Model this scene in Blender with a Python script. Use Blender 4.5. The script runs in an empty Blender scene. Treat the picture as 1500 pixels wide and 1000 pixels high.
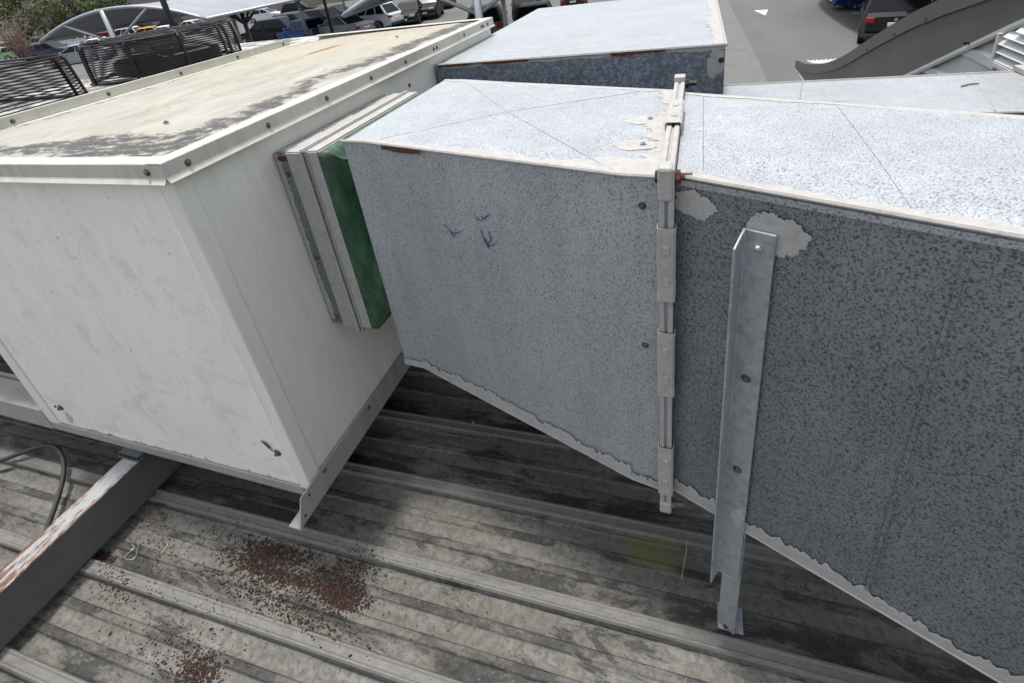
import bpy, bmesh, math, random
from mathutils import Vector, Matrix, noise
random.seed(7)
scene = bpy.context.scene
C = scene.collection
R = math.radians

# ---------------------------------------------------------------- camera
CAM = Vector((1.0799, -0.7321, 1.6327))
RX = Vector((0.94162, 0.31092, -0.12920)); FW = Vector((-0.33435, 0.83452, -0.43790))
FW.normalize(); RX = (RX - FW * RX.dot(FW)).normalized(); UP = RX.cross(FW)
FPX, PX, PY = 755.88, 750.0, 301.92
cd = bpy.data.cameras.new('camera'); cam = bpy.data.objects.new('camera', cd); C.objects.link(cam)
m = Matrix((RX, UP, -FW)).transposed().to_4x4(); m.translation = CAM; cam.matrix_world = m
cd.sensor_fit = 'HORIZONTAL'; cd.sensor_width = 36; cd.lens = FPX / 1500 * 36
cd.shift_y = -(500 - PY) / 1500; cd.clip_start = 0.02; cd.clip_end = 1500
scene.camera = cam
# ---------------------------------------------------------------- light
SUN_DIR = Vector((-0.12, 0.07, 0.98)).normalized()      # towards the sun, close to overhead
w = bpy.data.worlds.new('World'); scene.world = w; w.use_nodes = True
nt = w.node_tree; sky = nt.nodes.new('ShaderNodeTexSky'); sky.sky_type = 'NISHITA'; sky.sun_disc = False
sky.sun_elevation = math.asin(SUN_DIR.z); sky.sun_rotation = math.atan2(SUN_DIR.x, SUN_DIR.y)
sky.air_density = 1.0; sky.dust_density = 3.0; sky.ozone_density = 1.0
bg = nt.nodes['Background']; hs_ = nt.nodes.new('ShaderNodeHueSaturation'); hs_.inputs['Saturation'].default_value = .45      # thin white cloud
nt.links.new(sky.outputs[0], hs_.inputs['Color']); nt.links.new(hs_.outputs[0], bg.inputs[0]); bg.inputs[1].default_value = 0.15
sd = bpy.data.lights.new('sun', 'SUN'); sd.energy = 2.3; sd.angle = R(5.0); sd.color = (1, 0.965, 0.91)
so = bpy.data.objects.new('sun', sd); C.objects.link(so); so.rotation_euler = (-SUN_DIR).to_track_quat('-Z', 'Y').to_euler()
so.location = (0, 0, 20)
scene.view_settings.view_transform = 'Standard'; scene.view_settings.look = 'None'
scene.view_settings.exposure = 0.84; scene.view_settings.gamma = 1.0

def ray(x, y): return FW + RX * ((x - PX) / FPX) - UP * ((y - PY) / FPX)
def at(x, y, ax, v):
    d = ray(x, y); return CAM + d * ((v - CAM[ax]) / d[ax])
def gz(x):
    s = min(1, max(0, (-x - 2) / 20)); return -2.6 + 0.6 * s * s * (3 - 2 * s)
def on_ground(x, y):
    v = -2.4
    for _ in range(30):
        p = at(x, y, 2, v); v = 0.5 * v + 0.5 * gz(p.x)
    return p

# ---------------------------------------------------------------- materials
class NB:
    def __init__(s, name):
        s.m = bpy.data.materials.new(name); s.m.use_nodes = True; s.t = s.m.node_tree
        s.b = s.t.nodes['Principled BSDF']; s.geo = None
    def n(s, t, **k):
        o = s.t.nodes.new(t)
        for a, b in k.items(): setattr(o, a, b)
        return o
    def l(s, a, b): s.t.links.new(a, b)
    def pos(s):
        if s.geo is None: s.geo = s.n('ShaderNodeNewGeometry')
        return s.geo.outputs['Position']
    def obj(s): return s.n('ShaderNodeTexCoord').outputs['Object']
    def mapp(s, v, sc=(1, 1, 1), rot=(0, 0, 0)):
        o = s.n('ShaderNodeMapping'); s.l(v, o.inputs[0]); o.inputs['Scale'].default_value = sc; o.inputs['Rotation'].default_value = rot
        return o.outputs[0]
    def noise(s, v, scale, det=3, rough=.55, dist=0):
        o = s.n('ShaderNodeTexNoise'); s.l(v, o.inputs['Vector']); o.inputs['Scale'].default_value = scale
        o.inputs['Detail'].default_value = det; o.inputs['Roughness'].default_value = rough; o.inputs['Distortion'].default_value = dist
        return o.outputs['Fac']
    def vor(s, v, scale, out='Distance', feat='F1'):
        o = s.n('ShaderNodeTexVoronoi', feature=feat); s.l(v, o.inputs['Vector']); o.inputs['Scale'].default_value = scale
        return o.outputs[out]
    def ramp(s, f, stops):
        o = s.n('ShaderNodeValToRGB'); s.l(f, o.inputs[0]); e = o.color_ramp.elements
        while len(e) < len(stops): e.new(.5)
        for i, (p, c) in enumerate(stops):
            e[i].position = p; e[i].color = (c, c, c, 1) if isinstance(c, (int, float)) else (*c, 1)
        return o.outputs[0]
    def mix(s, f, a, b, mode='MIX'):
        o = s.n('ShaderNodeMix', data_type='RGBA', blend_type=mode)
        for i, v in ((0, f), (6, a), (7, b)):
            if isinstance(v, (int, float)): o.inputs[i].default_value = v if i == 0 else (v, v, v, 1)
            elif isinstance(v, tuple): o.inputs[i].default_value = (*v, 1)
            else: s.l(v, o.inputs[i])
        return o.outputs[2]
    def math(s, op, a, b=0.0, c=0.0):
        o = s.n('ShaderNodeMath', operation=op)
        for i, v in enumerate((a, b, c)):
            if isinstance(v, (int, float)): o.inputs[i].default_value = v
            else: s.l(v, o.inputs[i])
        return o.outputs[0]
    def sep(s, v):
        o = s.n('ShaderNodeSeparateXYZ'); s.l(v, o.inputs[0]); return o.outputs
    def smooth(s, v, a, b):
        o = s.n('ShaderNodeMapRange', interpolation_type='SMOOTHSTEP'); s.l(v, o.inputs[0])
        o.inputs[1].default_value = a; o.inputs[2].default_value = b; return o.outputs[0]
    def bump(s, h, d=.001, st=1.0):
        o = s.n('ShaderNodeBump'); s.l(h, o.inputs['Height']); o.inputs['Distance'].default_value = d; o.inputs['Strength'].default_value = st
        s.l(o.outputs[0], s.b.inputs['Normal'])
    def out(s, col=None, rough=.5, metal=0.0, spec=.5):
        if col is not None:
            if isinstance(col, tuple): s.b.inputs['Base Color'].default_value = (*col, 1)
            else: s.l(col, s.b.inputs['Base Color'])
        for k, v in (('Roughness', rough), ('Metallic', metal), ('Specular IOR Level', spec)):
            if isinstance(v, (int, float)): s.b.inputs[k].default_value = v
            else: s.l(v, s.b.inputs[k])
        return s.m

def m_plain(name, col, rough=.5, metal=0.0, var=.12, scale=6.0):
    b = NB(name); f = b.noise(b.pos(), scale, 5, .65)
    lo = tuple(c * (1 - var) for c in col); hi = tuple(min(1, c * (1 + var)) for c in col)
    return b.out(b.ramp(f, [(.3, lo), (.7, hi)]), rough, metal)

def m_galv(name, lo, hi, sp, dark=.45, rough=.5, metal=.35, thr=.5, cloud=.22):
    b = NB(name); p = b.pos()
    f = b.noise(p, sp, 1.6, .5, .6)
    base = b.ramp(f, [(thr - .07, lo), (thr - .005, tuple((a * .35 + c * .65) for a, c in zip(lo, hi))), (thr + .06, tuple(c * .9 for c in hi)), (thr + .2, hi)])
    c = b.ramp(b.noise(p, 3.2, 4, .6), [(.3, 1 - cloud), (.7, 1.0)])
    base = b.mix(1.0, base, c, 'MULTIPLY')
    st = b.ramp(b.noise(b.mapp(p, (9, 9, .9)), 2.0, 4, .6), [(.35, .90), (.6, 1.0)])
    base = b.mix(1.0, base, st, 'MULTIPLY')
    b.bump(f, .0004, .35)
    return b.out(base, b.ramp(f, [(.3, rough - .08), (.7, rough + .12)]), metal)

M = {}
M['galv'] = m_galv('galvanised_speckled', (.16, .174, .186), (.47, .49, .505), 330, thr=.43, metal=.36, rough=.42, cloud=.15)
M['galv_dull_shaded'] = m_galv('galvanised_dull_shaded', (.10, .112, .12), (.30, .32, .335), 270, thr=.46, metal=.6, rough=.45, cloud=.2)  # darker zinc: dim reflections on the long duct's side put into the colour
def m_spangle():
    b = NB('galvanised_spangle'); p = b.pos()
    v = b.n('ShaderNodeTexVoronoi'); b.l(b.mapp(p, (1, 1, 1)), v.inputs['Vector']); v.inputs['Scale'].default_value = 105
    f = b.sep(v.outputs['Color'])[0]
    n2 = b.noise(p, 40, 3, .6)
    col = b.ramp(b.mix(.45, f, n2), [(.28, (.145, .168, .20)), (.52, (.21, .235, .268)), (.78, (.32, .35, .38))])
    c = b.ramp(b.noise(p, 3, 3), [(.3, .72), (.7, 1.0)])
    return b.out(b.mix(1.0, col, c, 'MULTIPLY'), .42, .35)
M['spangle'] = m_spangle()
def m_sealant():
    b = NB('sealant'); p = b.pos(); f = b.noise(p, 38, 7, .78, .4)
    b.bump(b.noise(p, 120, 4), .002, .7)
    return b.out(b.ramp(f, [(.25, (.26, .25, .235)), (.5, (.33, .32, .30)), (.72, (.40, .39, .37))]), .6)
M['sealant'] = m_sealant()
def m_cream(name, col, dirty=.6):
    b = NB(name); p = b.pos()
    st = b.noise(b.mapp(p, (7, 7, 1.1)), 2.2, 8, .74, .7)
    bl = b.noise(p, 3.0, 5, .6)
    grime = b.ramp(st, [(.38, 0.0), (.72, dirty)])
    grime = b.mix(1.0, grime, b.ramp(bl, [(.35, .15), (.7, 1.0)]), 'MULTIPLY')
    c = b.mix(grime, col, tuple(x * .55 for x in col))
    speck = b.ramp(b.noise(p, 95, 2, .5), [(.70, 0.0), (.76, .45)])
    c = b.mix(speck, c, (.22, .20, .16))
    fade = b.ramp(b.noise(p, 1.3, 2), [(.3, (.96, .95, .93)), (.7, (1, 1, 1))])
    c = b.mix(1.0, c, fade, 'MULTIPLY')
    b.bump(b.noise(p, 9, 4), .002, .25)
    return b.out(c, .5)
M['cream'] = m_cream('cream_paint', (.76, .745, .655), .55)
M['cream_side'] = M['cream']
M['flash'] = m_cream('cream_flashing', (.50, .49, .42), 1.0)

def m_front():
    """front panel: paint flaking off along its lower edge"""
    b = NB('cream_panel_flaking'); p = b.pos(); x, y, z = b.sep(p)
    st = b.noise(b.mapp(p, (6, 6, 1.0), (0, R(8), 0)), 1.7, 8, .72, .9)
    c = b.mix(b.ramp(st, [(.45, 0.0), (.75, .40)]), (.79, .775, .685), (.56, .545, .48))
    blot = b.ramp(b.noise(p, 6.5, 6, .7, .8), [(.53, 0.0), (.63, .38)])
    c = b.mix(blot, c, (.52, .51, .47))
    lz = b.math('ADD', z, b.math('MULTIPLY', b.noise(p, 22, 5, .7), -.10))
    white = b.math('SUBTRACT', 1.0, b.smooth(lz, .222, .232))
    c = b.mix(white, c, (.80, .78, .72))
    rust = b.math('MULTIPLY', b.math('SUBTRACT', 1.0, b.smooth(lz, .200, .212)), b.ramp(b.noise(p, 40, 4, .7), [(.42, 0.0), (.55, 1.0)]))
    c = b.mix(rust, c, (.16, .07, .03))
    sp = b.ramp(b.noise(p, 70, 2, .5), [(.69, 0.0), (.74, .5)])
    c = b.mix(sp, c, (.27, .24, .19))
    b.bump(b.noise(p, 7, 4), .003, .25)
    return b.out(c, .48)
M['front'] = m_front()

def m_unit_roof():
    """cream roof sheet with black lichen bands beside the edges, water rings and a rust streak"""
    b = NB('cream_roof_lichen'); p = b.pos(); x, y, z = b.sep(p)
    wob = b.math('MULTIPLY', b.math('SUBTRACT', b.noise(p, 3.5, 6, .7), .5), .32)
    fine = b.noise(b.mapp(p, (1, 1, 1)), 30, 6, .75)
    fine2 = b.noise(b.mapp(p, (.55, 2.2, 1), (0, 0, R(25))), 24, 6, .8)
    def band(coord, a, b1, c1, d1):
        v = b.math('ADD', coord, wob)
        return b.math('MULTIPLY', b.smooth(v, a, b1), b.math('SUBTRACT', 1.0, b.smooth(v, c1, d1)))
    front = band(y, .02, .09, .14, .30)
    rt = b.math('MULTIPLY', x, -1.0)
    right = band(rt, .04, .11, .14, .32)
    left = b.math('MULTIPLY', band(b.math('ADD', x, 1.25), .02, .03, .07, .12), .75)
    back = b.math('MULTIPLY', b.smooth(b.math('ADD', y, wob), 1.15, 1.9), .62)
    k = b.math('MAXIMUM', b.math('MAXIMUM', front, right), b.math('MAXIMUM', left, back))
    k = b.math('MAXIMUM', k, .26)
    thr = b.math('SUBTRACT', .95, b.math('MULTIPLY', k, .40))
    lich = b.smooth(b.math('SUBTRACT', b.math('ADD', b.math('MULTIPLY', fine, .55), b.math('MULTIPLY', fine2, .75)), thr), -.02, .10)
    base = b.ramp(b.noise(b.mapp(p, (1, .45, 1)), 9, 8, .75, .5), [(.32, (.20, .19, .15)), (.48, (.275, .265, .22)), (.68, (.345, .335, .285))])
    yel = b.math('MULTIPLY', b.smooth(b.math('ADD', y, wob), .9, 1.5), .5)
    base = b.mix(yel, base, (.34, .295, .205))
    c = b.mix(lich, base, b.ramp(fine, [(.3, (.015, .014, .012)), (.8, (.075, .070, .063))]))
    # water rings
    dx = b.math('ADD', x, .46); dy = b.math('MULTIPLY', b.math('SUBTRACT', y, .74), .75)
    rr = b.math('SQRT', b.math('ADD', b.math('MULTIPLY', dx, dx), b.math('MULTIPLY', dy, dy)))
    rr = b.math('ADD', rr, b.math('MULTIPLY', wob, .35))
    for r0, st in ((.115, .85), (.235, .7), (.29, .6)):
        q = b.math('ABSOLUTE', b.math('SUBTRACT', rr, r0))
        g = b.math('MULTIPLY', b.math('SUBTRACT', 1.0, b.smooth(q, .003, .008)), st)
        g = b.math('MULTIPLY', g, b.ramp(b.noise(p, 4.5, 3), [(.42, 0.0), (.55, 1.0)]))
        c = b.mix(g, c, (.25, .21, .14))
    # rust streak
    u = b.math('MULTIPLY', b.math('SUBTRACT', y, 1.47), 8.0); v = b.math('MULTIPLY', b.math('ADD', b.math('ADD', x, .675), b.math('MULTIPLY', wob, .15)), 38.0)
    e = b.math('ADD', b.math('MULTIPLY', u, u), b.math('MULTIPLY', v, v))
    c = b.mix(b.math('MULTIPLY', b.math('SUBTRACT', 1.0, b.smooth(e, .5, 1.7)), .85), c, (.17, .075, .026))
    u2 = b.math('MULTIPLY', b.math('SUBTRACT', y, 1.0), 2.6); v2 = b.math('MULTIPLY', b.math('ADD', x, .665), 15.0)
    e2 = b.math('ADD', b.math('MULTIPLY', u2, u2), b.math('MULTIPLY', v2, v2))
    c = b.mix(b.math('MULTIPLY', b.math('MULTIPLY', b.math('SUBTRACT', 1.0, b.smooth(e2, .2, 1.2)), .55), b.ramp(fine, [(.4, 0.0), (.6, 1.0)])), c, (.24, .155, .07))
    b.bump(fine, .0012, .5)
    return b.out(c, .62)
M['unit_roof'] = m_unit_roof()

def m_roof():
    """weathered zinc-grey ribbed roofing with grime that settles along the pans"""
    b = NB('weathered_roof_sheet'); p = b.pos(); o = b.obj(); ox, oy, oz = b.sep(o); x, y, z = b.sep(p)
    st = b.noise(b.mapp(p, (1.2, 10, 10)), 2.0, 6, .65, .3)
    f = b.noise(p, 45, 6, .75)
    big = b.noise(b.mapp(p, (1.0, 2.2, 2)), 2.3, 4, .6)
    c = b.ramp(st, [(.25, (.075, .071, .061)), (.5, (.125, .120, .107)), (.75, (.185, .180, .166))])
    c = b.mix(b.ramp(big, [(.4, 0.0), (.65, .55)]), c, (.075, .069, .05))
    c = b.mix(b.ramp(f, [(.38, .75), (.56, 0.0)]), c, (.05, .048, .04))
    # black grime in the gutter of each pan next to the rib and beside the swages
    wob = b.math('MULTIPLY', b.math('SUBTRACT', b.noise(b.mapp(p, (1, 3, 3)), 5, 7, .75), .5), .10)
    vv = b.math('ADD', oy, wob)
    g1 = b.math('MULTIPLY', b.math('SUBTRACT', 1.0, b.smooth(vv, .070, .090)), b.math('SUBTRACT', 1.0, b.smooth(oz, .006, .014)))
    lowres = b.noise(b.mapp(p, (1.5, 4, 4)), 1.6, 8, .72, .4)
    g1 = b.math('MULTIPLY', g1, b.ramp(b.math('ADD', lowres, b.math('MULTIPLY', b.math('SUBTRACT', f, .5), .35)), [(.46, 0.0), (.51, .96)]))
    sw = b.math('MULTIPLY', b.smooth(oz, .0012, .003), b.math('SUBTRACT', 1.0, b.smooth(oz, .006, .010)))
    g2 = b.math('MULTIPLY', sw, b.ramp(b.math('ADD', b.noise(b.mapp(p, (1.2, 3, 3)), 3.1, 5, .7), b.math('MULTIPLY', b.math('SUBTRACT', f, .5), .5)), [(.47, 0.0), (.54, .9)]))
    g3 = b.ramp(b.math('ADD', b.noise(b.mapp(p, (.8, 2.0, 2)), 4.0, 9, .78, .6), b.math('MULTIPLY', b.math('SUBTRACT', f, .5), .25)), [(.575, 0.0), (.60, .92)])
    k = b.math('MAXIMUM', b.math('MAXIMUM', g1, g2), g3)
    c = b.mix(k, c, b.ramp(f, [(.32, (.006, .006, .006)), (.60, (.024, .023, .022)), (.75, (.07, .068, .064))]))
    # pale flecks, and one green algae patch
    fl = b.ramp(b.noise(p, 110, 2, .5), [(.70, 0.0), (.76, .7)])
    c = b.mix(b.math('MULTIPLY', fl, b.ramp(big, [(.35, 0.0), (.6, 1.0)])), c, (.28, .28, .27))
    dx = b.math('MULTIPLY', b.math('SUBTRACT', x, .99), 9.0); dy = b.math('MULTIPLY', b.math('SUBTRACT', y, .205), 14.0)
    e = b.math('ADD', b.math('ADD', b.math('MULTIPLY', dx, dx), b.math('MULTIPLY', dy, dy)), b.math('MULTIPLY', f, 1.2))
    c = b.mix(b.math('MULTIPLY', b.math('SUBTRACT', 1.0, b.smooth(e, .5, 1.6)), .7), c, (.115, .115, .03))
    rib = b.smooth(oz, .018, .028)
    c = b.mix(b.math('MULTIPLY', rib, .6), c, (.15, .147, .137))
    b.bump(f, .003, .7)
    return b.out(c, b.ramp(f, [(.3, .8), (.7, .55)]), .05)
M['roof'] = m_roof()

def m_rust_beam():
    b = NB('rusted_zinc_beam_top'); p = b.pos(); f = b.noise(b.mapp(p, (9, 2, 2)), 9, 6, .75, .6); x, y, z = b.sep(p)
    edge = b.smooth(b.math('ABSOLUTE', b.math('ADD', x, .803)), .016, .042)
    far = b.math('MULTIPLY', b.math('SUBTRACT', 1.0, b.smooth(y, -.62, -.05)), .14)
    t = b.math('ADD', b.math('ADD', f, b.math('MULTIPLY', edge, .10)), far)
    c = b.ramp(t, [(.55, (.28, .285, .295)), (.60, (.20, .17, .15)), (.645, (.12, .05, .022)), (.8, (.045, .018, .010))])
    b.bump(f, .004, .6)
    return b.out(c, .7, .1)
M['beam_top'] = m_rust_beam()
M['beam'] = m_plain('dark_grey_steel', (.105, .105, .102), .55, .2, .18, 5)
M['rail'] = m_cream('rail_cream_grey', (.34, .335, .31), .9)
M['rust'] = m_plain('rust', (.075, .026, .013), .85, 0, .55, 60)
M['black'] = m_plain('black_metal', (.012, .012, .013), .5, .2, .3, 30)
M['coil'] = m_plain('black_coil', (.008, .009, .011), .6, .2, .4, 80)
M['guard'] = m_plain('black_coated_wire', (.016, .015, .014), .45, .3, .4, 30)
M['guard_rust'] = m_plain('rusty_coated_wire', (.030, .014, .010), .75, .2, .6, 18)
M['screw'] = m_plain('screw_grey', (.10, .095, .085), .5, .5, .4, 60)
M['screw_light'] = m_plain('zinc_bolt', (.38, .38, .37), .4, .7, .2, 60)
M['rubber'] = m_plain('rubber', (.018, .018, .018), .6, 0, .3, 40)
M['pad'] = m_plain('ribbed_rubber', (.06, .065, .062), .8, 0, .3, 40)
M['angle'] = m_galv('galvanised_angle', (.30, .33, .34), (.40, .43, .44), 60, rough=.45, metal=.4, thr=.45, cloud=.15)
M['inktone'] = m_plain('blue_marker', (.03, .07, .17), .5, 0, .3, 200)
def m_green():
    b = NB('green_canvas'); p = b.pos(); f = b.noise(p, 14, 5, .7); 
    c = b.ramp(b.noise(b.mapp(p, (2.5, 2.5, 1)), 9, 6, .7, .8), [(.3, (.010, .026, .012)), (.48, (.022, .062, .028)), (.6, (.03, .10, .05)), (.74, (.06, .20, .15))])
    c = b.mix(b.ramp(f, [(.52, 0.0), (.62, .8)]), c, (.05, .055, .045))
    b.bump(f, .004, .7)
    return b.out(c, .6)
M['green'] = m_green()
M['asphalt'] = None
def m_asphalt():
    b = NB('asphalt'); p = b.pos(); f = b.noise(p, 14, 4, .7)
    c = b.ramp(b.noise(b.mapp(p, (1, .35, 1)), .35, 6, .65), [(.3, (.075, .077, .074)), (.7, (.105, .107, .103))])
    c = b.mix(b.ramp(f, [(.3, .25), (.7, 0.0)]), c, (.05, .05, .05))
    crack = b.ramp(b.noise(p, .8, 6, .7, 1.2), [(.495, 0.0), (.5, .35), (.505, 0.0)])
    c = b.mix(crack, c, (.05, .05, .05))
    return b.out(c, .85)
M['asphalt'] = m_asphalt()
M['asphalt_old'] = m_plain('asphalt_old', (.115, .116, .112), .9, 0, .12, 1.5)
M['white_paint'] = m_plain('road_paint', (.72, .72, .70), .7, 0, .08, 8)
M['barge'] = m_plain('dark_grey_colour_steel', (.085, .088, .082), .42, .1, .14, 1.5)
M['cladding'] = m_plain('light_grey_colour_steel', (.47, .475, .47), .45, .1, .10, 2)
M['corrugated'] = m_plain('pale_grey_corrugated', (.46, .465, .46), .5, .1, .12, 3)
M['louvre'] = m_plain('pale_louvre', (.50, .50, .48), .45, .1, .08, 5)
M['louvre_dark'] = m_plain('louvre_void', (.02, .02, .02), .8)
M['tube'] = m_plain('galvanised_tube', (.34, .355, .37), .4, .5, .12, 3)
M['post_dark'] = m_plain('dark_steel_post', (.022, .023, .026), .5, .2, .2, 4)
def m_shade():
    b = NB('shade_cloth'); p = b.pos()
    c = b.ramp(b.noise(p, 1.1, 4), [(.3, (.22, .23, .25)), (.7, (.27, .28, .30))])
    return b.out(c, .9)
M['shade'] = m_shade()
M['wallrender'] = m_plain('beige_render', (.42, .41, .38), .85, 0, .1, .6)
M['hill'] = m_plain('hill_scrub', (.032, .030, .024), .95, 0, .5, .35)
M['bark'] = m_plain('bark', (.085, .065, .05), .9, 0, .35, 6)
M['twig'] = m_plain('dry_twig', (.20, .135, .11), .9, 0, .3, 4)
M['straw'] = m_plain('pale_straw', (.42, .38, .30), .8, 0, .2, 40)
M['wire'] = m_plain('pale_wire', (.55, .55, .53), .35, .7, .1, 40)
M['flake'] = None
def m_leaf(name, a, c2):
    b = NB(name); f = b.noise(b.pos(), 1.4, 4, .7)
    i = b.n('ShaderNodeObjectInfo')
    return b.out(b.ramp(f, [(.3, a), (.7, c2)]), .6)
M['leaf_light'] = m_leaf('leaf_light', (.055, .075, .022), (.13, .15, .05))
M['leaf_dark'] = m_leaf('leaf_dark', (.010, .018, .008), (.030, .046, .017))
def m_flake():
    b = NB('rust_flake'); f = b.noise(b.pos(), 130, 2, .6)
    return b.out(b.ramp(f, [(.30, (.008, .004, .003)), (.50, (.024, .010, .006)), (.64, (.055, .022, .011)), (.76, (.20, .11, .06))]), .9)
M['flake'] = m_flake()
def m_paint(name, col, metal=.15):
    b = NB(name); b.b.inputs['Coat Weight'].default_value = .08; b.b.inputs['Coat Roughness'].default_value = .06
    f = b.noise(b.pos(), 2.2, 4, .6)
    return b.out(b.ramp(f, [(.3, tuple(c * .88 for c in col)), (.7, col)]), .45, metal, .2)
PAINT = {k: m_paint('paint_' + k, v) for k, v in dict(white=(.58, .59, .60), silver=(.27, .28, .30), lime=(.30, .38, .20), slate=(.055, .075, .10),
    black=(.006, .006, .007), grey=(.028, .029, .031), blue=(.02, .085, .25), navy=(.012, .025, .14), olive=(.13, .122, .088), red=(.30, .025, .02), orange=(.50, .26, .05)).items()}
M['glass'] = NB('car_glass').out((.006, .007, .008), .14, 0, .2)
M['tyre'] = m_plain('tyre', (.014, .014, .014), .8, 0, .2, 10)
M['rim'] = m_plain('alloy_rim', (.42, .43, .44), .3, .8, .1, 10)
M['trim'] = m_plain('black_trim', (.02, .02, .021), .6, 0, .2, 10)
M['tail'] = m_plain('red_lens', (.30, .012, .014), .15, 0, .1, 10)
M['head'] = m_plain('clear_lens', (.55, .57, .58), .1, .3, .1, 10)
M['plate'] = m_plain('number_plate', (.62, .63, .60), .5, 0, .1, 10)
M['chrome'] = m_plain('chrome', (.55, .56, .57), .15, .9, .1, 10)

# ---------------------------------------------------------------- mesh helpers
def link(name, me, mat, parent=None):
    o = bpy.data.objects.new(name, me); C.objects.link(o)
    if mat is not None and not me.materials: me.materials.append(M[mat] if isinstance(mat, str) else mat)
    if parent is not None: o.parent = parent
    return o
def obj(name, bm, mat, parent=None, smooth=False):
    me = bpy.data.meshes.new(name); bmesh.ops.recalc_face_normals(bm, faces=bm.faces); bm.to_mesh(me); bm.free()
    if smooth:
        for p in me.polygons: p.use_smooth = True
    return link(name, me, mat, parent)
def tag(o, label, cat, group=None):
    o['label'] = label; o['category'] = cat
    if group: o['group'] = group
    return o
def empty(name, loc=(0, 0, 0), rz=0):
    o = bpy.data.objects.new(name, None); C.objects.link(o); o.location = loc; o.rotation_euler.z = rz; o.empty_display_size = .1
    return o
def thing(name, label, cat, loc=(0, 0, 0), rz=0, group=None): return tag(empty(name, loc, rz), label, cat, group)
def BM(): return bmesh.new()
def box(bm, x0, x1, y0, y1, z0, z1, bev=0.0):
    vs = [bm.verts.new((x, y, z)) for x in (x0, x1) for y in (y0, y1) for z in (z0, z1)]
    F = [(0, 1, 3, 2), (4, 6, 7, 5), (0, 4, 5, 1), (2, 3, 7, 6), (0, 2, 6, 4), (1, 5, 7, 3)]
    fs = [bm.faces.new([vs[i] for i in f]) for f in F]
    if bev > 0:
        es = {e for f in fs for e in f.edges}
        bmesh.ops.bevel(bm, geom=list(es), offset=bev, segments=2, affect='EDGES', profile=.5)
    return bm
def prism(bm, poly, d):
    """extrude a polygon (list of Vector) by vector d"""
    d = Vector(d); a = [bm.verts.new(p) for p in poly]; b = [bm.verts.new(Vector(p) + d) for p in poly]; n = len(poly)
    bm.faces.new(a); bm.faces.new(b[::-1])
    for i in range(n): bm.faces.new((a[i], b[i], b[(i + 1) % n], a[(i + 1) % n]))
    return bm
def slab(bm, pts, nrm, t):
    """panel of thickness t behind polygon pts"""
    return prism(bm, [Vector(p) for p in pts], Vector(nrm).normalized() * -t)
def tube(bm, pts, r, seg=8, cap=True):
    pts = [Vector(p) for p in pts]; rings = []; n = len(pts)
    t0 = (pts[1] - pts[0]).normalized(); ref = Vector((0, 0, 1)) if abs(t0.z) < .9 else Vector((1, 0, 0))
    u = t0.cross(ref).normalized()
    for i, p in enumerate(pts):
        t = (pts[min(i + 1, n - 1)] - pts[max(i - 1, 0)]).normalized()
        u = (u - t * u.dot(t)).normalized(); v = t.cross(u)
        rr = r[i] if isinstance(r, (list, tuple)) else r
        rings.append([bm.verts.new(p + (u * math.cos(a) + v * math.sin(a)) * rr) for a in [2 * math.pi * k / seg for k in range(seg)]])
    for a, b in zip(rings, rings[1:]):
        for k in range(seg): bm.faces.new((a[k], a[(k + 1) % seg], b[(k + 1) % seg], b[k]))
    if cap: bm.faces.new(rings[0][::-1]); bm.faces.new(rings[-1])
    return bm
def disc(bm, c, nrm, r, h, seg=10, dome=0):
    c = Vector(c); nrm = Vector(nrm).normalized(); ref = Vector((0, 0, 1)) if abs(nrm.z) < .9 else Vector((1, 0, 0))
    u = nrm.cross(ref).normalized(); v = nrm.cross(u)
    a = [bm.verts.new(c + (u * math.cos(t) + v * math.sin(t)) * r) for t in [2 * math.pi * k / seg for k in range(seg)]]
    b = [bm.verts.new(c + nrm * h + (u * math.cos(t) + v * math.sin(t)) * r * (.75 if dome else 1)) for t in [2 * math.pi * k / seg for k in range(seg)]]
    for k in range(seg): bm.faces.new((a[k], a[(k + 1) % seg], b[(k + 1) % seg], b[k]))
    if dome:
        top = bm.verts.new(c + nrm * (h + dome))
        for k in range(seg): bm.faces.new((b[k], b[(k + 1) % seg], top))
    else: bm.faces.new(b)
    bm.faces.new(a[::-1]); return bm
def screw(parent, c, nrm, r=.0055, mat='screw', name='screw'):
    bm = BM(); disc(bm, c, nrm, r * 1.5, .0015, 12); disc(bm, Vector(c) + Vector(nrm).normalized() * .0012, nrm, r, .004, 6, .0015)
    return obj(name, bm, mat, parent)
def strip(parent, p0, p1, inw, nrm, w0, jag=.6, seed=0, mat='sealant', name='sealant', n=220, h=.0009, fade=True):
    """thin brushed-on band along an edge; the inner rim is ragged"""
    p0, p1, inw, nrm = Vector(p0), Vector(p1), Vector(inw).normalized(), Vector(nrm).normalized(); bm = BM()
    prev = None
    for i in range(n + 1):
        t = i / n; p = p0.lerp(p1, t); s = (p - p0).length
        k = noise.noise(Vector((s * 9, seed * 7.3, 1))) * .55 + noise.noise(Vector((s * 38, seed * 3.1, 5))) * .3 + noise.noise(Vector((s * 120, seed * 5.1, 9))) * .30 + noise.noise(Vector((s * 260, seed * 2.1, 3))) * .22
        ww = w0 * max(.18, 1 + jag * k * 1.5)
        row = [bm.verts.new(p + nrm * .0004), bm.verts.new(p + nrm * h), bm.verts.new(p + inw * ww * .82 + nrm * h), bm.verts.new(p + inw * ww + nrm * .0003)]
        if prev:
            for a in range(3): bm.faces.new((prev[a], prev[a + 1], row[a + 1], row[a]))
        prev = row
    return obj(name, bm, mat, parent)
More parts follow.
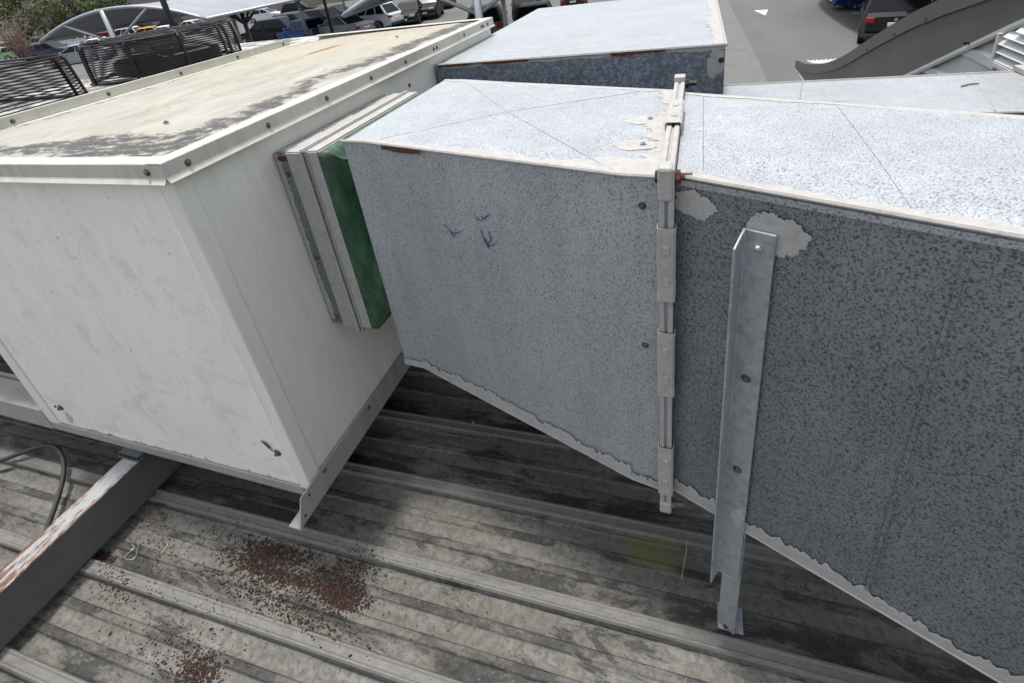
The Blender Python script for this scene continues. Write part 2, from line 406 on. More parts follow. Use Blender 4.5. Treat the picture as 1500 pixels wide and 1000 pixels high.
def blob(parent, c, u, v, nrm, ru, rv, seed=0, mat='sealant', name='sealant', n=110, h=.0009, jag=.35):
    c, u, v, nrm = Vector(c), Vector(u).normalized(), Vector(v).normalized(), Vector(nrm).normalized(); bm = BM()
    top = bm.verts.new(c + nrm * h * 1.2); a = []; b = []
    for k in range(n):
        t = 2 * math.pi * k / n; e = 1 + jag * (noise.noise(Vector((math.cos(t) * 1.6, math.sin(t) * 1.6, seed * 3.7))) + .5 * noise.noise(Vector((math.cos(t) * 6, math.sin(t) * 6, seed * 1.7))) + .35 * noise.noise(Vector((math.cos(t) * 17, math.sin(t) * 17, seed))))
        d = u * math.cos(t) * ru * e + v * math.sin(t) * rv * e
        a.append(bm.verts.new(c + d * .93 + nrm * h)); b.append(bm.verts.new(c + d + nrm * .0003))
    for k in range(n):
        bm.faces.new((top, a[k], a[(k + 1) % n])); bm.faces.new((a[k], b[k], b[(k + 1) % n], a[(k + 1) % n]))
    return obj(name, bm, mat, parent)

# ---------------------------------------------------------------- SETTING: ground, hill, roof
bm = BM(); nx, ny = 90, 40
xs = [-160 + 280 * i / nx for i in range(nx + 1)]; ys = [-60 + 260 * j / ny for j in range(ny + 1)]
gv = [[bm.verts.new((x, y, gz(x))) for y in ys] for x in xs]
for i in range(nx):
    for j in range(ny): bm.faces.new((gv[i][j], gv[i + 1][j], gv[i + 1][j + 1], gv[i][j + 1]))
ground = obj('car_park', bm, 'asphalt', smooth=True); ground['kind'] = 'structure'
# older patch of asphalt beside the lane, and the painted arrow
bm = BM(); p = [(1.2, 12), (2.95, 12), (2.9, 18.7), (2.75, 26), (2.6, 32), (2.3, 45), (-1, 45), (-1, 12)]
prev = [bm.verts.new((x, y, gz(x) + .006)) for x, y in p]; bm.faces.new(prev); obj('asphalt_patch', bm, 'asphalt_old', ground)
bm = BM(); q = [on_ground(*k) for k in ((1105, 16), (1125, 15), (1121, 23))]
bm.faces.new([bm.verts.new((v.x, v.y, v.z + .008)) for v in q]); obj('painted_arrow', bm, 'white_paint', ground)
def bay_line(p0, p1, wd=.1):
    p0, p1 = Vector(p0), Vector(p1); d = (p1 - p0).normalized(); s = Vector((-d.y, d.x)) * wd / 2; b = BM()
    n = 8; prev = None
    for i in range(n + 1):
        c = p0.lerp(p1, i / n); row = [b.verts.new((*(c + s), gz(c.x) + .007)), b.verts.new((*(c - s), gz(c.x) + .007))]
        if prev: b.faces.new((prev[0], prev[1], row[1], row[0]))
        prev = row
    return obj('bay_line', b, 'white_paint', ground)
for k in range(7): bay_line((7.2 + .0 * k, 13 + k * 2.6), (12.2, 13 + k * 2.6))
for k in range(6): bay_line((-25 - k * 2.6, 36), (-25 - k * 2.6, 41.5))

# wooded slope behind the car park
bm = BM(); n1 = 60; rows = []
for i in range(n1 + 1):
    a = R(150 - 110 * i / n1)
    row = []
    for rr, hh in ((92, -2.2), (100, 3), (112, 12), (140, 24)):
        x, y = math.cos(a) * rr, math.sin(a) * rr
        row.append(bm.verts.new((x, y, hh + (2.5 * noise.noise(Vector((x * .06, y * .06, rr))) if hh > 0 else 0))))
    rows.append(row)
for a, b in zip(rows, rows[1:]):
    for k in range(3): bm.faces.new((a[k], a[k + 1], b[k + 1], b[k]))
hill = obj('hill', bm, 'hill', smooth=True); hill['kind'] = 'structure'

# ribbed metal roof: one sheet object per rib pitch, laid at a slight angle to the plant
ROOF_RZ = math.atan(.0245); PITCH = .25; Y0 = -.268
roof = empty('roof', (0, 0, 0), ROOF_RZ); roof['kind'] = 'structure'
prof = [(-.017, .030), (-.012, .0305), (-.0085, .0275), (.0085, .0275), (.012, .0305), (.017, .030), (.021, .024), (.0225, .012), (.0235, .003), (.03, 0),
        (.072, 0), (.077, .005), (.096, .005), (.101, 0), (.145, 0), (.150, .005), (.169, .005), (.174, 0), (.219, 0), (.2265, .003), (.2275, .012), (.229, .024), (.233, .030)]
def roof_mesh():
    b = BM(); X0, X1, n = -4.2, 4.6, 110; prev = None
    for i in range(n + 1):
        x = X0 + (X1 - X0) * i / n
        row = [b.verts.new((x, y, z + (.0016 * noise.noise(Vector((x * 2.1, y * 9, 3))) if z > .002 else .001 * noise.noise(Vector((x * 3, y * 7, 8)))))) for y, z in prof]
        if prev:
            for k in range(len(row) - 1): b.faces.new((prev[k], prev[k + 1], row[k + 1], row[k]))
        prev = row
    me = bpy.data.meshes.new('roof_sheet'); b.to_mesh(me); b.free(); me.materials.append(M['roof'])
    return me
rm = roof_mesh()
for k in range(-6, 15):
    o = bpy.data.objects.new('roof_sheet', rm); C.objects.link(o); o.parent = roof; o.location = (0, Y0 + k * PITCH, (k % 3) * .0003)
bm = BM(); box(bm, -4.1, 4.5, -1.65, 3.4, -2.9, -.02); obj('building_wall', bm, 'cladding', roof)

# ---------------------------------------------------------------- THE PACKAGED AIR CONDITIONER
ZB, ZT, W, L = .243, 1.284, 1.25, 2.03
ac = thing('air_conditioner', 'cream metal packaged air conditioner with lichen stained roof and black wire fan guards', 'air conditioner', (-.6, 1, 0))
ac.location = (0, 0, 0)
b = BM(); slab(b, [(-1.185, .004, ZB + .012), (-.048, .004, ZB + .012), (-.048, .004, ZT + .01), (-1.185, .004, ZT + .01)], (0, -1, 0), .03); obj('front_panel', b, 'front', ac)
b = BM(); box(b, -.044, 0, 0, .05, ZB, ZT + .02, .004); obj('corner_post', b, 'cream', ac)
b = BM(); box(b, -W, -1.19, 0, .05, ZB, ZT + .02, .004); obj('corner_post', b, 'cream', ac)
b = BM(); box(b, -.03, -.004, .0505, L, ZB - .002, ZT + .02); obj('side_panel', b, 'cream', ac)
b = BM(); box(b, -W, -W + .02, .0505, L, ZB, ZT + .02); obj('side_panel', b, 'cream', ac)
b = BM(); box(b, -W + .0205, -.0305, L - .02, L, ZB, ZT + .02); obj('back_panel', b, 'cream', ac)
b = BM(); box(b, -W + .002, -.0335, .012, L - .022, ZB - .03, ZB - .004); obj('base_pan', b, 'rail', ac)
b = BM(); box(b, -W + .002, -.034, -.001, .0115, ZB - .032, ZB + .008, .002); obj('base_channel', b, 'rail', ac)
# roof sheet with a gently uneven surface
b = BM(); nx, ny = 28, 40; vs = []
for i in range(nx + 1):
    vs.append([b.verts.new((-W + (W) * i / nx, L * j / ny, 1.3215 - .019 * (1 - i / nx) ** 2 + .0035 * noise.noise(Vector((i * .22, j * .22, 2))) + .006 * math.sin(math.pi * i / nx) * math.sin(math.pi * j / ny))) for j in range(ny + 1)])
for i in range(nx):
    for j in range(ny): b.faces.new((vs[i][j], vs[i + 1][j], vs[i + 1][j + 1], vs[i][j + 1]))
obj('roof_panel', b, 'unit_roof', ac, True)
def flashing(p0, p1, out):
    """angle flashing: short top leg, vertical leg, kicked-out drip lip"""
    p0, p1, out = Vector(p0), Vector(p1), Vector(out); bb = BM(); n = 40; prev = None
    pr = [(-.030, .0015), (-.028, .004), (.012, .004), (.014, .002), (.0145, -.030), (.0235, -.0415), (.022, -.0425), (.0125, -.031), (.012, .0015)]
    for i in range(n + 1):
        p = p0.lerp(p1, i / n); wv = .0012 * noise.noise(p * 4)
        row = [bb.verts.new(p + out * (o + wv) + Vector((0, 0, 1.3265 + z))) for o, z in pr]
        if prev:
            for k in range(len(pr)): bb.faces.new((prev[k], prev[(k + 1) % len(pr)], row[(k + 1) % len(pr)], row[k]))
        else: bb.faces.new(row)
        prev = row
    bb.faces.new(prev[::-1])
    return obj('flashing', bb, 'flash', ac)
fr = flashing((-W - .012, 0, 0), (.0135, 0, 0), (0, -1, 0)); fr_r = flashing((.0015, -.0155, .0012), (0, L + .012, .0012), (1, 0, 0))
bl = BM(); box(bl, -W - .014, -W, .004, 1.90, 1.287, 1.343, .002); fl = obj('edge_lip', bl, 'flash', ac); fb = flashing((-W + .1, L, 0), (-.02, L, 0), (0, 1, 0))
for y in (.045, .299, .552, .803, 1.05, 1.296, 1.327, 1.632, 1.86, 1.885, 1.95): screw(fr_r, (.0147, y, 1.309), (1, 0, 0))
for x in (-.035, -.62, -1.2): screw(fr, (x, -.0147, 1.311), (0, -1, 0))
for y in (.045, .403, .763, 1.122, 1.481, 1.84): screw(fl, (-W + .0002, y, 1.320), (1, 0, 0))
for y, z in ((1.071, 1.214), (.36, 1.10), (1.071, .6)): screw(ac, (-.004, y, z), (1, 0, 0))
screw(ac, (-.35, .30, 1.326), (0, 0, 1)); screw(ac, (-.35, 1.63, 1.328), (0, 0, 1))
# corner bolts of the front panel, with the paint scraped round one
for x, z in ((-1.105, .352), (-.075, .392)):
    bo = BM(); disc(bo, (x, .0035, z), (0, -1, 0), .012, .002, 16); disc(bo, (x, .0015, z), (0, -1, 0), .0075, .008, 6, .002); obj('panel_bolt', bo, 'screw', ac)
blob(ac, (-1.10, .0035, .30), (1, 0, -.4), (.4, 0, 1), (0, -1, 0), .016, .03, 3, 'flash', 'scrape')
bo = BM(); disc(bo, (-1.135, .0035, .352), (0, -1, 0), .005, .003, 10); obj('panel_bolt', bo, 'screw', ac)
bm = BM(); tube(bm, [(-.092, .0, .412), (-.10, -.001, .432), (-.115, -.001, .437), (-.105, -.001, .425), (-.095, -.001, .41), (-.085, -.001, .402)], .0018, 6); obj('bent_wire', bm, 'screw', ac)
# base rail on the side: angle that runs on past the front corner
b = BM()
sec = [(.0035, ZB + .035), (.0075, ZB + .035), (.0075, ZB - .052), (-.036, ZB - .052), (-.036, ZB - .048), (.0035, ZB - .048)]
prev = None
for k, y in enumerate([-.088, .2, .6, 1.0, 1.4, L]):
    row = [b.verts.new((x, y + (.042 if k == 0 and z > ZB else 0), z)) for x, z in sec]
    if prev:
        for i in range(6): b.faces.new((prev[i], prev[(i + 1) % 6], row[(i + 1) % 6], row[i]))
    else: b.faces.new(row)
    prev = row
b.faces.new(prev[::-1]); rail = obj('base_rail', b, 'rail', ac)
for y in (.06, .313, .72, 1.1): screw(rail, (.0075, y, ZB + .017), (1, 0, 0), .005)
b = BM()
for k in range(18):
    pass
disc(b, (.0076, -.038, ZB - .008), (1, 0, 0), .0115, .0006, 18); obj('slot_hole', b, 'sealant', rail)
for y, z in ((-.056, ZB - .03), (-.018, ZB + .012)):
    b = BM(); disc(b, (.0076, y, z), (1, 0, 0), .0045, .0008, 12); obj('bolt_hole', b, 'black', rail)
# condenser half on the far side: dark coil, deck, base channel
b = BM(); box(b, -2.35, -W - .004, .10, 2.35, .335, 1.262); obj('condenser_coil', b, 'coil', ac)
for k in range(9):
    b = BM(); z = .40 + k * .095; tube(b, [(-2.3, .094, z), (-W - .01, .094, z)], .004, 6); obj('coil_rail', b, 'guard', ac)
def m_deck():
    bb = NB('grimy_deck'); p = bb.pos(); f = bb.noise(p, 26, 6, .75); g = bb.noise(p, 5, 5, .6)
    c = bb.mix(bb.ramp(bb.math('ADD', bb.math('MULTIPLY', f, .5), bb.math('MULTIPLY', g, .5)), [(.44, 1.0), (.56, 0.0)]), (.45, .44, .40), (.05, .048, .045))
    return bb.out(c, .7)
M['deck'] = m_deck()
b = BM(); box(b, -2.4, -W - .0165, .06, 2.42, 1.2625, 1.285, .004); obj('condenser_deck', b, 'deck', ac)
b = BM(); box(b, -2.4, -W - .003, -.002, .095, .205, .31, .004); obj('condenser_base', b, 'rail', ac)
b = BM(); box(b, -2.4, -W - .003, .10, 2.3, .205, .334); obj('condenser_pan', b, 'rail', ac)

# wire fan guards: rounded-rectangle baskets of stacked wires on bent hoops
def guard(y0, y1, xf, xb, z0, z1, lean, bow, mat, hoopmat, nwires=15, hoops=(), rc=.10):
    path = []
    def corner(cx, cy, a0, a1):
        for k in range(11):
            a = R(a0 + (a1 - a0) * k / 10); path.append((cx + rc * math.cos(a), cy + rc * math.sin(a)))
    corner(xf - rc, y0 + rc, -90, 0); corner(xf - rc, y1 - rc, 0, 90); corner(xb + rc, y1 - rc, 90, 180); corner(xb + rc, y0 + rc, 180, 270)
    dense = [tuple(Vector(p).lerp(Vector(q), k / 8)) for p, q in zip(path, path[1:] + path[:1]) for k in range(8)]
    cx, cy = (xf + xb) / 2, (y0 + y1) / 2
    def P(p, t):
        s = 1 - lean * t; bl = 1 + bow * math.sin(math.pi * t)
        return Vector((cx + (p[0] - cx) * s * bl, cy + (p[1] - cy) * (1 - lean * .35 * t), z0 + (z1 - z0) * t))
    bb = BM(); pts = [P(p, 0) for p in path]; tube(bb, pts + [pts[0]], .008, 6); g = obj('fan_guard', bb, mat, ac)
    for k in range(1, nwires + 1):
        bb = BM(); t = k / nwires; pts = [P(p, t) for p in path]; tube(bb, pts + [pts[0]], .003 if k < nwires else .0065, 5); obj('wire', bb, mat, g)
    for fx, fy in hoops:
        # bent bar: foot on the deck, up the side, over the top rim
        p = min(dense, key=lambda p: (p[0] - fx) ** 2 + (p[1] - fy) ** 2); ou = Vector((p[0] - cx, p[1] - cy, 0)).normalized() * .009
        q = [P(p, -.04) + ou * 3, P(p, .0) + ou] + [P(p, t) + ou for t in (.25, .5, .75, .92)] + [P(p, 1.0) - ou + Vector((0, 0, .008)), P(p, 1.0) - ou * 9 + Vector((0, 0, .010))]
        bb = BM(); tube(bb, q, .0075, 6); obj('hoop', bb, hoopmat, g)
    # top grille bars and the fan below
    for k in range(6):
        bb = BM(); yy = y0 + .12 + (y1 - y0 - .24) * k / 5; tube(bb, [P((xf - .02, yy), 1), P((xb + .02, yy), 1)], .0045, 5); obj('top_bar', bb, mat, g)
    bb = BM(); n = 40; r1 = min(y1 - y0, xf - xb) * .40
    ring = [[bb.verts.new((cx + math.cos(2 * math.pi * k / n) * r1, cy + math.sin(2 * math.pi * k / n) * r1, z)) for k in range(n)] for z in (z0, z0 + .075)]
    for k in range(n): bb.faces.new((ring[0][k], ring[0][(k + 1) % n], ring[1][(k + 1) % n], ring[1][k]))
    obj('fan_shroud', bb, 'black', g)
    for k in range(5):
        bb = BM(); a = 2 * math.pi * k / 5; u = Vector((math.cos(a), math.sin(a), 0)); v = Vector((-u.y, u.x, 0)); c = Vector((cx, cy, z0 + .04))
        vv = [bb.verts.new(c + u * r1 * a1 + v * b1 * r1 + Vector((0, 0, h))) for a1, b1, h in ((.15, -.1, -.02), (.9, -.28, -.025), (.95, .25, .03), (.15, .1, .02))]
        bb.faces.new(vv); obj('fan_blade', bb, 'black', g)
    return g
guard(1.15, 1.95, -1.49, -2.17, 1.292, 1.482, .03, .02, 'guard', 'guard', 16, ((-1.99, 1.22), (-1.93, 1.18), (-1.66, 1.22), (-1.5, 1.40), (-1.5, 1.64), (-1.5, 1.685), (-1.55, 1.83)), .36)
guard(-.28, .915, -1.58, -2.32, 1.292, 1.478, .06, .0, 'guard', 'guard_rust', 13, ((-1.58, .80), (-1.58, .835), (-1.60, .89), (-1.58, .50), (-1.58, .1)), .08)

# ---------------------------------------------------------------- beam, pad, cable below the unit
beam = thing('steel_beam', 'dark steel beam with flaking rusty top running under the cream unit', 'beam', (-.803, -.6, .03))
beam.location = (0, 0, 0)
b = BM(); box(b, -.842, -.7655, -2.0, 1.9, .0335, .187, .003); obj('beam_body', b, 'beam', beam)
b = BM(); n = 120; prev = None
for i in range(n + 1):
    y = -2.0 + 3.9 * i / n; j1 = .002 * noise.noise(Vector((y * 20, 1, 1))); j2 = .002 * noise.noise(Vector((y * 20, 5, 1)))
    row = [b.verts.new((-.8425 + j1, y, .1873)), b.verts.new((-.841 + j1, y, .1895)), b.verts.new((-.767 + j2, y, .1895)), b.verts.new((-.765 + j2, y, .1873))]
    if prev:
        for k in range(3): b.faces.new((prev[k], prev[k + 1], row[k + 1], row[k]))
    prev = row
obj('rusted_top', b, 'beam_top', beam)
pad = thing('rubber_pad', 'small ribbed black rubber pad on the rusty beam under the cream unit', 'pad'); 
b = BM(); box(b, -.862, -.752, -.028, .10, .190, .1965, .001); obj('pad_base', b, 'screw', pad)
b = BM(); box(b, -.856, -.758, -.022, .10, .197, .2098, .002); obj('pad_block', b, 'pad', pad)
for k in range(7):
    b = BM(); x = -.852 + k * .0148; box(b, x, x + .006, -.0265, -.0215, .1975, .209); obj('pad_rib', b, 'rubber', pad)
bm = BM(); cp = [(-1.75, -.20, .03), (-1.58, -.10, .05), (-1.45, -.02, .07), (-1.36, .0, .078), (-1.27, -.025, .075), (-1.20, -.07, .06), (-1.13, -.14, .045), (-1.06, -.22, .036), (-.98, -.31, .034)]
def spline(cp, n=8):
    out = []; cp = [Vector(c) for c in cp]
    for i in range(len(cp) - 1):
        p0, p1, p2, p3 = cp[max(i - 1, 0)], cp[i], cp[i + 1], cp[min(i + 2, len(cp) - 1)]
        for k in range(n):
            t = k / n; out.append(.5 * ((2 * p1) + (p2 - p0) * t + (2 * p0 - 5 * p1 + 4 * p2 - p3) * t * t + (3 * p1 - p0 - 3 * p2 + p3) * t ** 3))
    return out + [cp[-1]]
tube(bm, spline(cp), .0085, 10); tag(obj('cable', bm, 'rubber', None, True), 'black rubber cable looping over the roof beside the rusty beam', 'cable')

# ---------------------------------------------------------------- collar and green flexible connection
XL = .234
col = thing('duct_collar', 'grey taped duct collar with green canvas connector on the side of the cream unit', 'duct collar')
ya, yb, za, zb2 = .296, .862, .652, 1.232
def ring(bm, x0, x1, ya, yb, za, zb, t=.0):
    a = [(ya, za), (yb, za), (yb, zb), (ya, zb)]
    A = [bm.verts.new((x0, y, z)) for y, z in a]; B = [bm.verts.new((x1, y, z)) for y, z in a]
    for k in range(4): bm.faces.new((A[k], A[(k + 1) % 4], B[(k + 1) % 4], B[k]))
    bm.faces.new(A); bm.faces.new(B[::-1]); bmesh.ops.bevel(bm, geom=bm.edges[:], offset=.004, segments=2, affect='EDGES'); return bm
b = BM(); ring(b, -.003, .06, ya, yb, za, zb2); obj('flange_sleeve', b, 'galv_dull_shaded', col)
b = BM(); ring(b, .044, .100, ya - .005, yb + .005, za - .005, zb2 + .004); tp = obj('tape_band', b, 'sealant', col)
b = BM(); ring(b, .097, .112, ya - .014, yb + .01, za - .012, zb2 + .012); obj('collar_rib', b, 'sealant', col)
b = BM(); ring(b, .110, .152, ya - .003, yb + .005, za - .002, zb2 + .006); obj('tape_band', b, 'sealant', col)
b = BM(); ring(b, .105, .1165, ya - .010, yb + .01, za - .016, zb2 + .009); obj('collar_rib', b, 'rail', col)
strip(col, (.004, ya - .0002, za + .02), (.004, ya - .0002, zb2), (1, 0, 0), (0, -1, 0), .012, .8, 4)
for z in (1.17, .90, .68): screw(col, (.028, ya, z), (0, -1, 0), .005)
blob(col, (.030, ya - .0003, 1.217), (1, 0, .1), (0, 0, 1), (0, -1, 0), .020, .009, 8, 'rust', 'rust_patch')
strip(col, (.006, ya + .01, zb2), (.006, yb, zb2), (1, 0, 0), (0, 0, 1), .03, .8, 12)
# canvas: wrinkled sleeve that sags inwards between collar and duct end
b = BM(); n1, n2 = 14, 150; rows = []
per = 2 * ((yb - ya) + (zb2 - za))
for i in range(n1 + 1):
    t = i / n1; row = []
    for k in range(n2):
        s = per * k / n2; hy, hz = yb - ya, zb2 - za
        if s < hz: y, z, nn = ya, za + s, Vector((0, -1, 0))
        elif s < hz + hy: y, z, nn = ya + s - hz, zb2, Vector((0, 0, 1))
        elif s < 2 * hz + hy: y, z, nn = yb, zb2 - (s - hz - hy), Vector((0, 1, 0))
        else: y, z, nn = yb - (s - 2 * hz - hy), za, Vector((0, 0, -1))
        fold = .030 * noise.noise(Vector((t * 2.2, s * 4 + t * 2, 3))) + .012 * noise.noise(Vector((t * 5, s * 9 - t * 6, 9)))
        pf = max(0.0, min(1.0, (t - .22) / .35)); pf = pf * pf * (3 - 2 * pf)
        dd_ = max(.0, .006 * t + (.034 + fold) * pf) - .002 * (1 - pf)
        p = Vector((.148 + t * .098, min(max(y, ya + dd_), yb - dd_) if dd_ > 0 else y + nn.y * -dd_, min(max(z, za + dd_), zb2 - dd_) if dd_ > 0 else z + nn.z * -dd_))
        row.append(b.verts.new(p))
    rows.append(row)
for r0, r1 in zip(rows, rows[1:]):
    for k in range(n2): b.faces.new((r0[k], r0[(k + 1) % n2], r1[(k + 1) % n2], r1[k]))
obj('canvas_sleeve', b, 'green', col, True)

# ---------------------------------------------------------------- near duct, tapered section
TZ = 1.26
XR = 1.020
taper = thing('tapered_duct', 'tapered galvanised duct between the green canvas connector and the bolted flange', 'duct')
N = [(XL, .300), (.305, .292), (.955, .108), (XR, .100)]          # near edge in plan
BK = [(XL, .925), (.305, .915), (.955, .658), (XR, .648)]
ZBt = [.525, .527, .458, .452]
def quadgrid(b, corner, nu, nv, disp):
    A, Bc, D, E = [Vector(c) for c in corner]; g = []
    for i in range(nu + 1):
        u = i / nu; r = []
        for j in range(nv + 1):
            v = j / nv; r.append(b.verts.new((A.lerp(Bc, u)).lerp(D.lerp(E, u), v) + disp(u, v)))
        g.append(r)
    for i in range(nu):
        for j in range(nv): b.faces.new((g[i][j], g[i + 1][j], g[i + 1][j + 1], g[i][j + 1]))
def thicken(o, t=.0012):
    md = o.modifiers.new('sheet', 'SOLIDIFY'); md.thickness = t; md.offset = 0; es = o.modifiers.new('crisp', 'EDGE_SPLIT'); es.split_angle = R(35); return o
b = BM()
nseg = [0, 1, 2, 3]
def near_pt(k, top): return (N[k][0], N[k][1], TZ if top else ZBt[k])
for k in range(3):
    amp = .004 if k == 1 else 0
    quadgrid(b, (near_pt(k, 0), near_pt(k + 1, 0), near_pt(k, 1), near_pt(k + 1, 1)), 24 if k == 1 else 4, 24,
             lambda u, v, a=amp: Vector((0, -a * (math.sin(math.pi * u) * math.sin(math.pi * v)) + (a * .8 * noise.noise(Vector((u * 3, v * 3, 2))) * math.sin(math.pi * u) * math.sin(math.pi * v)), 0)))
bmesh.ops.remove_doubles(b, verts=b.verts, dist=.0005); thicken(obj('side_panel', b, 'galv', taper, True))
# top panel with its X-shaped cross break
b = BM()
c0 = [b.verts.new((*N[0], TZ)), b.verts.new((*N[3], TZ - .001)), b.verts.new((*BK[3], TZ)), b.verts.new((*BK[0], TZ))]
mid = b.verts.new((.62, .48, TZ + .009))
nk = [b.verts.new((*N[1], TZ + .0005)), b.verts.new((*N[2], TZ))]; bk = [b.verts.new((*BK[1], TZ)), b.verts.new((*BK[2], TZ))]
b.faces.new((c0[0], nk[0], bk[0], c0[3])); b.faces.new((nk[1], c0[1], c0[2], bk[1]))
for f in ((nk[0], nk[1], mid), (nk[1], bk[1], mid), (bk[1], bk[0], mid), (bk[0], nk[0], mid)): b.faces.new(f)
thicken(obj('top_panel', b, 'galv', taper))
b = BM()
for k in range(3): b.faces.new([b.verts.new(p) for p in ((*BK[k], ZBt[k]), (*BK[k + 1], ZBt[k + 1]), (*BK[k + 1], TZ), (*BK[k], TZ))])
thicken(obj('side_panel', b, 'galv', taper))
b = BM()
for k in range(3): b.faces.new([b.verts.new(p) for p in ((*N[k], ZBt[k]), (*N[k + 1], ZBt[k + 1]), (*BK[k + 1], ZBt[k + 1]), (*BK[k], ZBt[k]))])
thicken(obj('bottom_panel', b, 'galv', taper))
# crease lines of the cross break (pressed ridges)
def ridge(parent, p0, p1, nrm, wd=.0022, h=.0009, mat='galv', name='crease'):
    p0, p1, nrm = Vector(p0), Vector(p1), Vector(nrm).normalized(); s = (p1 - p0).cross(nrm).normalized() * wd; bb = BM(); n = 24; prev = None
    for i in range(n + 1):
        p = p0.lerp(p1, i / n); row = [bb.verts.new(p - s + nrm * .0004), bb.verts.new(p + nrm * h), bb.verts.new(p + s + nrm * .0004)]
        if prev:
            for k in range(2): bb.faces.new((prev[k], prev[k + 1], row[k + 1], row[k]))
        prev = row
    return obj(name, bb, mat, parent)
for e in (nk,): pass
for q in ((*N[1], TZ), (*N[2], TZ), (*BK[1], TZ), (*BK[2], TZ)):
    ridge(taper, Vector(q) + (Vector((.62, .48, TZ + .009)) - Vector(q)) * .06 + Vector((0, 0, .0012)), (.62, .48, TZ + .0098), (0, 0, 1))
# seams along the top near edge, sealant bands, rust
NN = Vector((-.27, -.96, 0))
b = BM(); tube(b, [(N[0][0] - .002, N[0][1] - .002, TZ + .003), (N[1][0], N[1][1] - .0025, TZ + .003), (N[2][0], N[2][1] - .0025, TZ + .002), (N[3][0] - .003, N[3][1] - .002, TZ + .002)], .0042, 6); obj('edge_seam', b, 'sealant', taper)
strip(taper, (*N[1], TZ + .0012), (*N[3], TZ + .0012), (.2, 1, 0), (0, 0, 1), .030, .75, 1)
strip(taper, (*N[0], TZ + .0012), (*N[1], TZ + .0012), (.1, 1, 0), (0, 0, 1), .022, .6, 2)
strip(taper, (*BK[0], TZ + .0012), (*BK[3], TZ + .0012), (0, -1, 0), (0, 0, 1), .022, .7, 3)
strip(taper, (XR - .001, N[3][1] + .01, TZ + .001), (XR - .001, BK[3][1], TZ + .001), (-1, 0, 0), (0, 0, 1), .028, .9, 5)
for y in (.25, .41):
    blob(taper, (XR - .055, y, TZ + .0014), (1, 0, 0), (0, 1, 0), (0, 0, 1), .040, .030, y * 10, h=.0012, jag=.2)
    screw(taper, (XR - .040, y, TZ + .004), (0, 0, 1), .004, 'screw_light')
blob(taper, (XR - .075, .15, TZ + .0012), (1, -.2, 0), (.2, 1, 0), (0, 0, 1), .075, .036, 22)
for k in range(3):
    a, c = Vector((*N[k], ZBt[k])), Vector((*N[k + 1], ZBt[k + 1])); d = (c - a); nr = Vector((d.y, -d.x, 0)).normalized()
    strip(taper, a + nr * .0045, c + nr * .0045, (0, 0, 1), nr, (.020, .040, .024)[k], .75, 7 + k)
b = BM(); tube(b, [(N[k][0], N[k][1] - .003, ZBt[k] - .001) for k in range(4)], .0035, 6); obj('edge_seam', b, 'sealant', taper)
def rust_run(parent, p0, p1, nrm, wd, seed, up=(0, 0, -1)):
    return strip(parent, p0, p1, up, nrm, wd, .7, seed, 'rust', 'rust_patch', 50, .0012)
d = Vector((N[2][0] - N[1][0], N[2][1] - N[1][1], 0)); nr = Vector((d.y, -d.x, 0)).normalized()
p_a = Vector((*N[1], TZ)) + d * .10 + nr * .0075; p_b = Vector((*N[1], TZ)) + d * .29 + nr * .0075
rust_run(taper, p_a + Vector((0, 0, .003)), p_b + Vector((0, 0, .003)), nr, .010, 4)
for zz in (1.203, .884, .475): screw(taper, (.992, .1035, zz), (-.15, -1, 0), .005)
# three small blue marker scrawls on the near face
def on_taper(x, y):
    dd = ray(x, y); P0 = Vector((*N[1], TZ)); n3 = nr; t = (P0 - CAM).dot(n3) / dd.dot(n3); return CAM + dd * t + nr * .0052
def scrawl(groups):
    bb = BM()
    for pts in groups:
        q = [on_taper(500 + x * .22, 180 + y * .22) for x, y in pts]
        for a, c in zip(q, q[1:]):
            s = (c - a).cross(nr).normalized() * random.uniform(.0010, .0022)
            bb.faces.new([bb.verts.new(v) for v in (a - s * 1.2, a + s, c + s * .5, c - s * .6)])
    return obj('marker_scrawl', bb, 'inktone', taper)
scrawl([[(690, 670), (712, 690), (738, 725), (755, 755)], [(725, 705), (742, 725), (770, 730), (815, 715)], [(770, 730), (755, 755), (752, 745)]])
scrawl([[(898, 602), (905, 625), (925, 642), (950, 640), (968, 622), (1000, 600)], [(940, 620), (962, 632), (975, 622)], [(925, 642), (905, 628)]])
scrawl([[(938, 712), (955, 760), (975, 800), (990, 832)], [(985, 715), (1000, 750), (1005, 775), (985, 800)], [(958, 780), (985, 808), (1012, 812), (1042, 795)], [(972, 770), (985, 790), (990, 832)], [(960, 765), (968, 790), (985, 815)]])

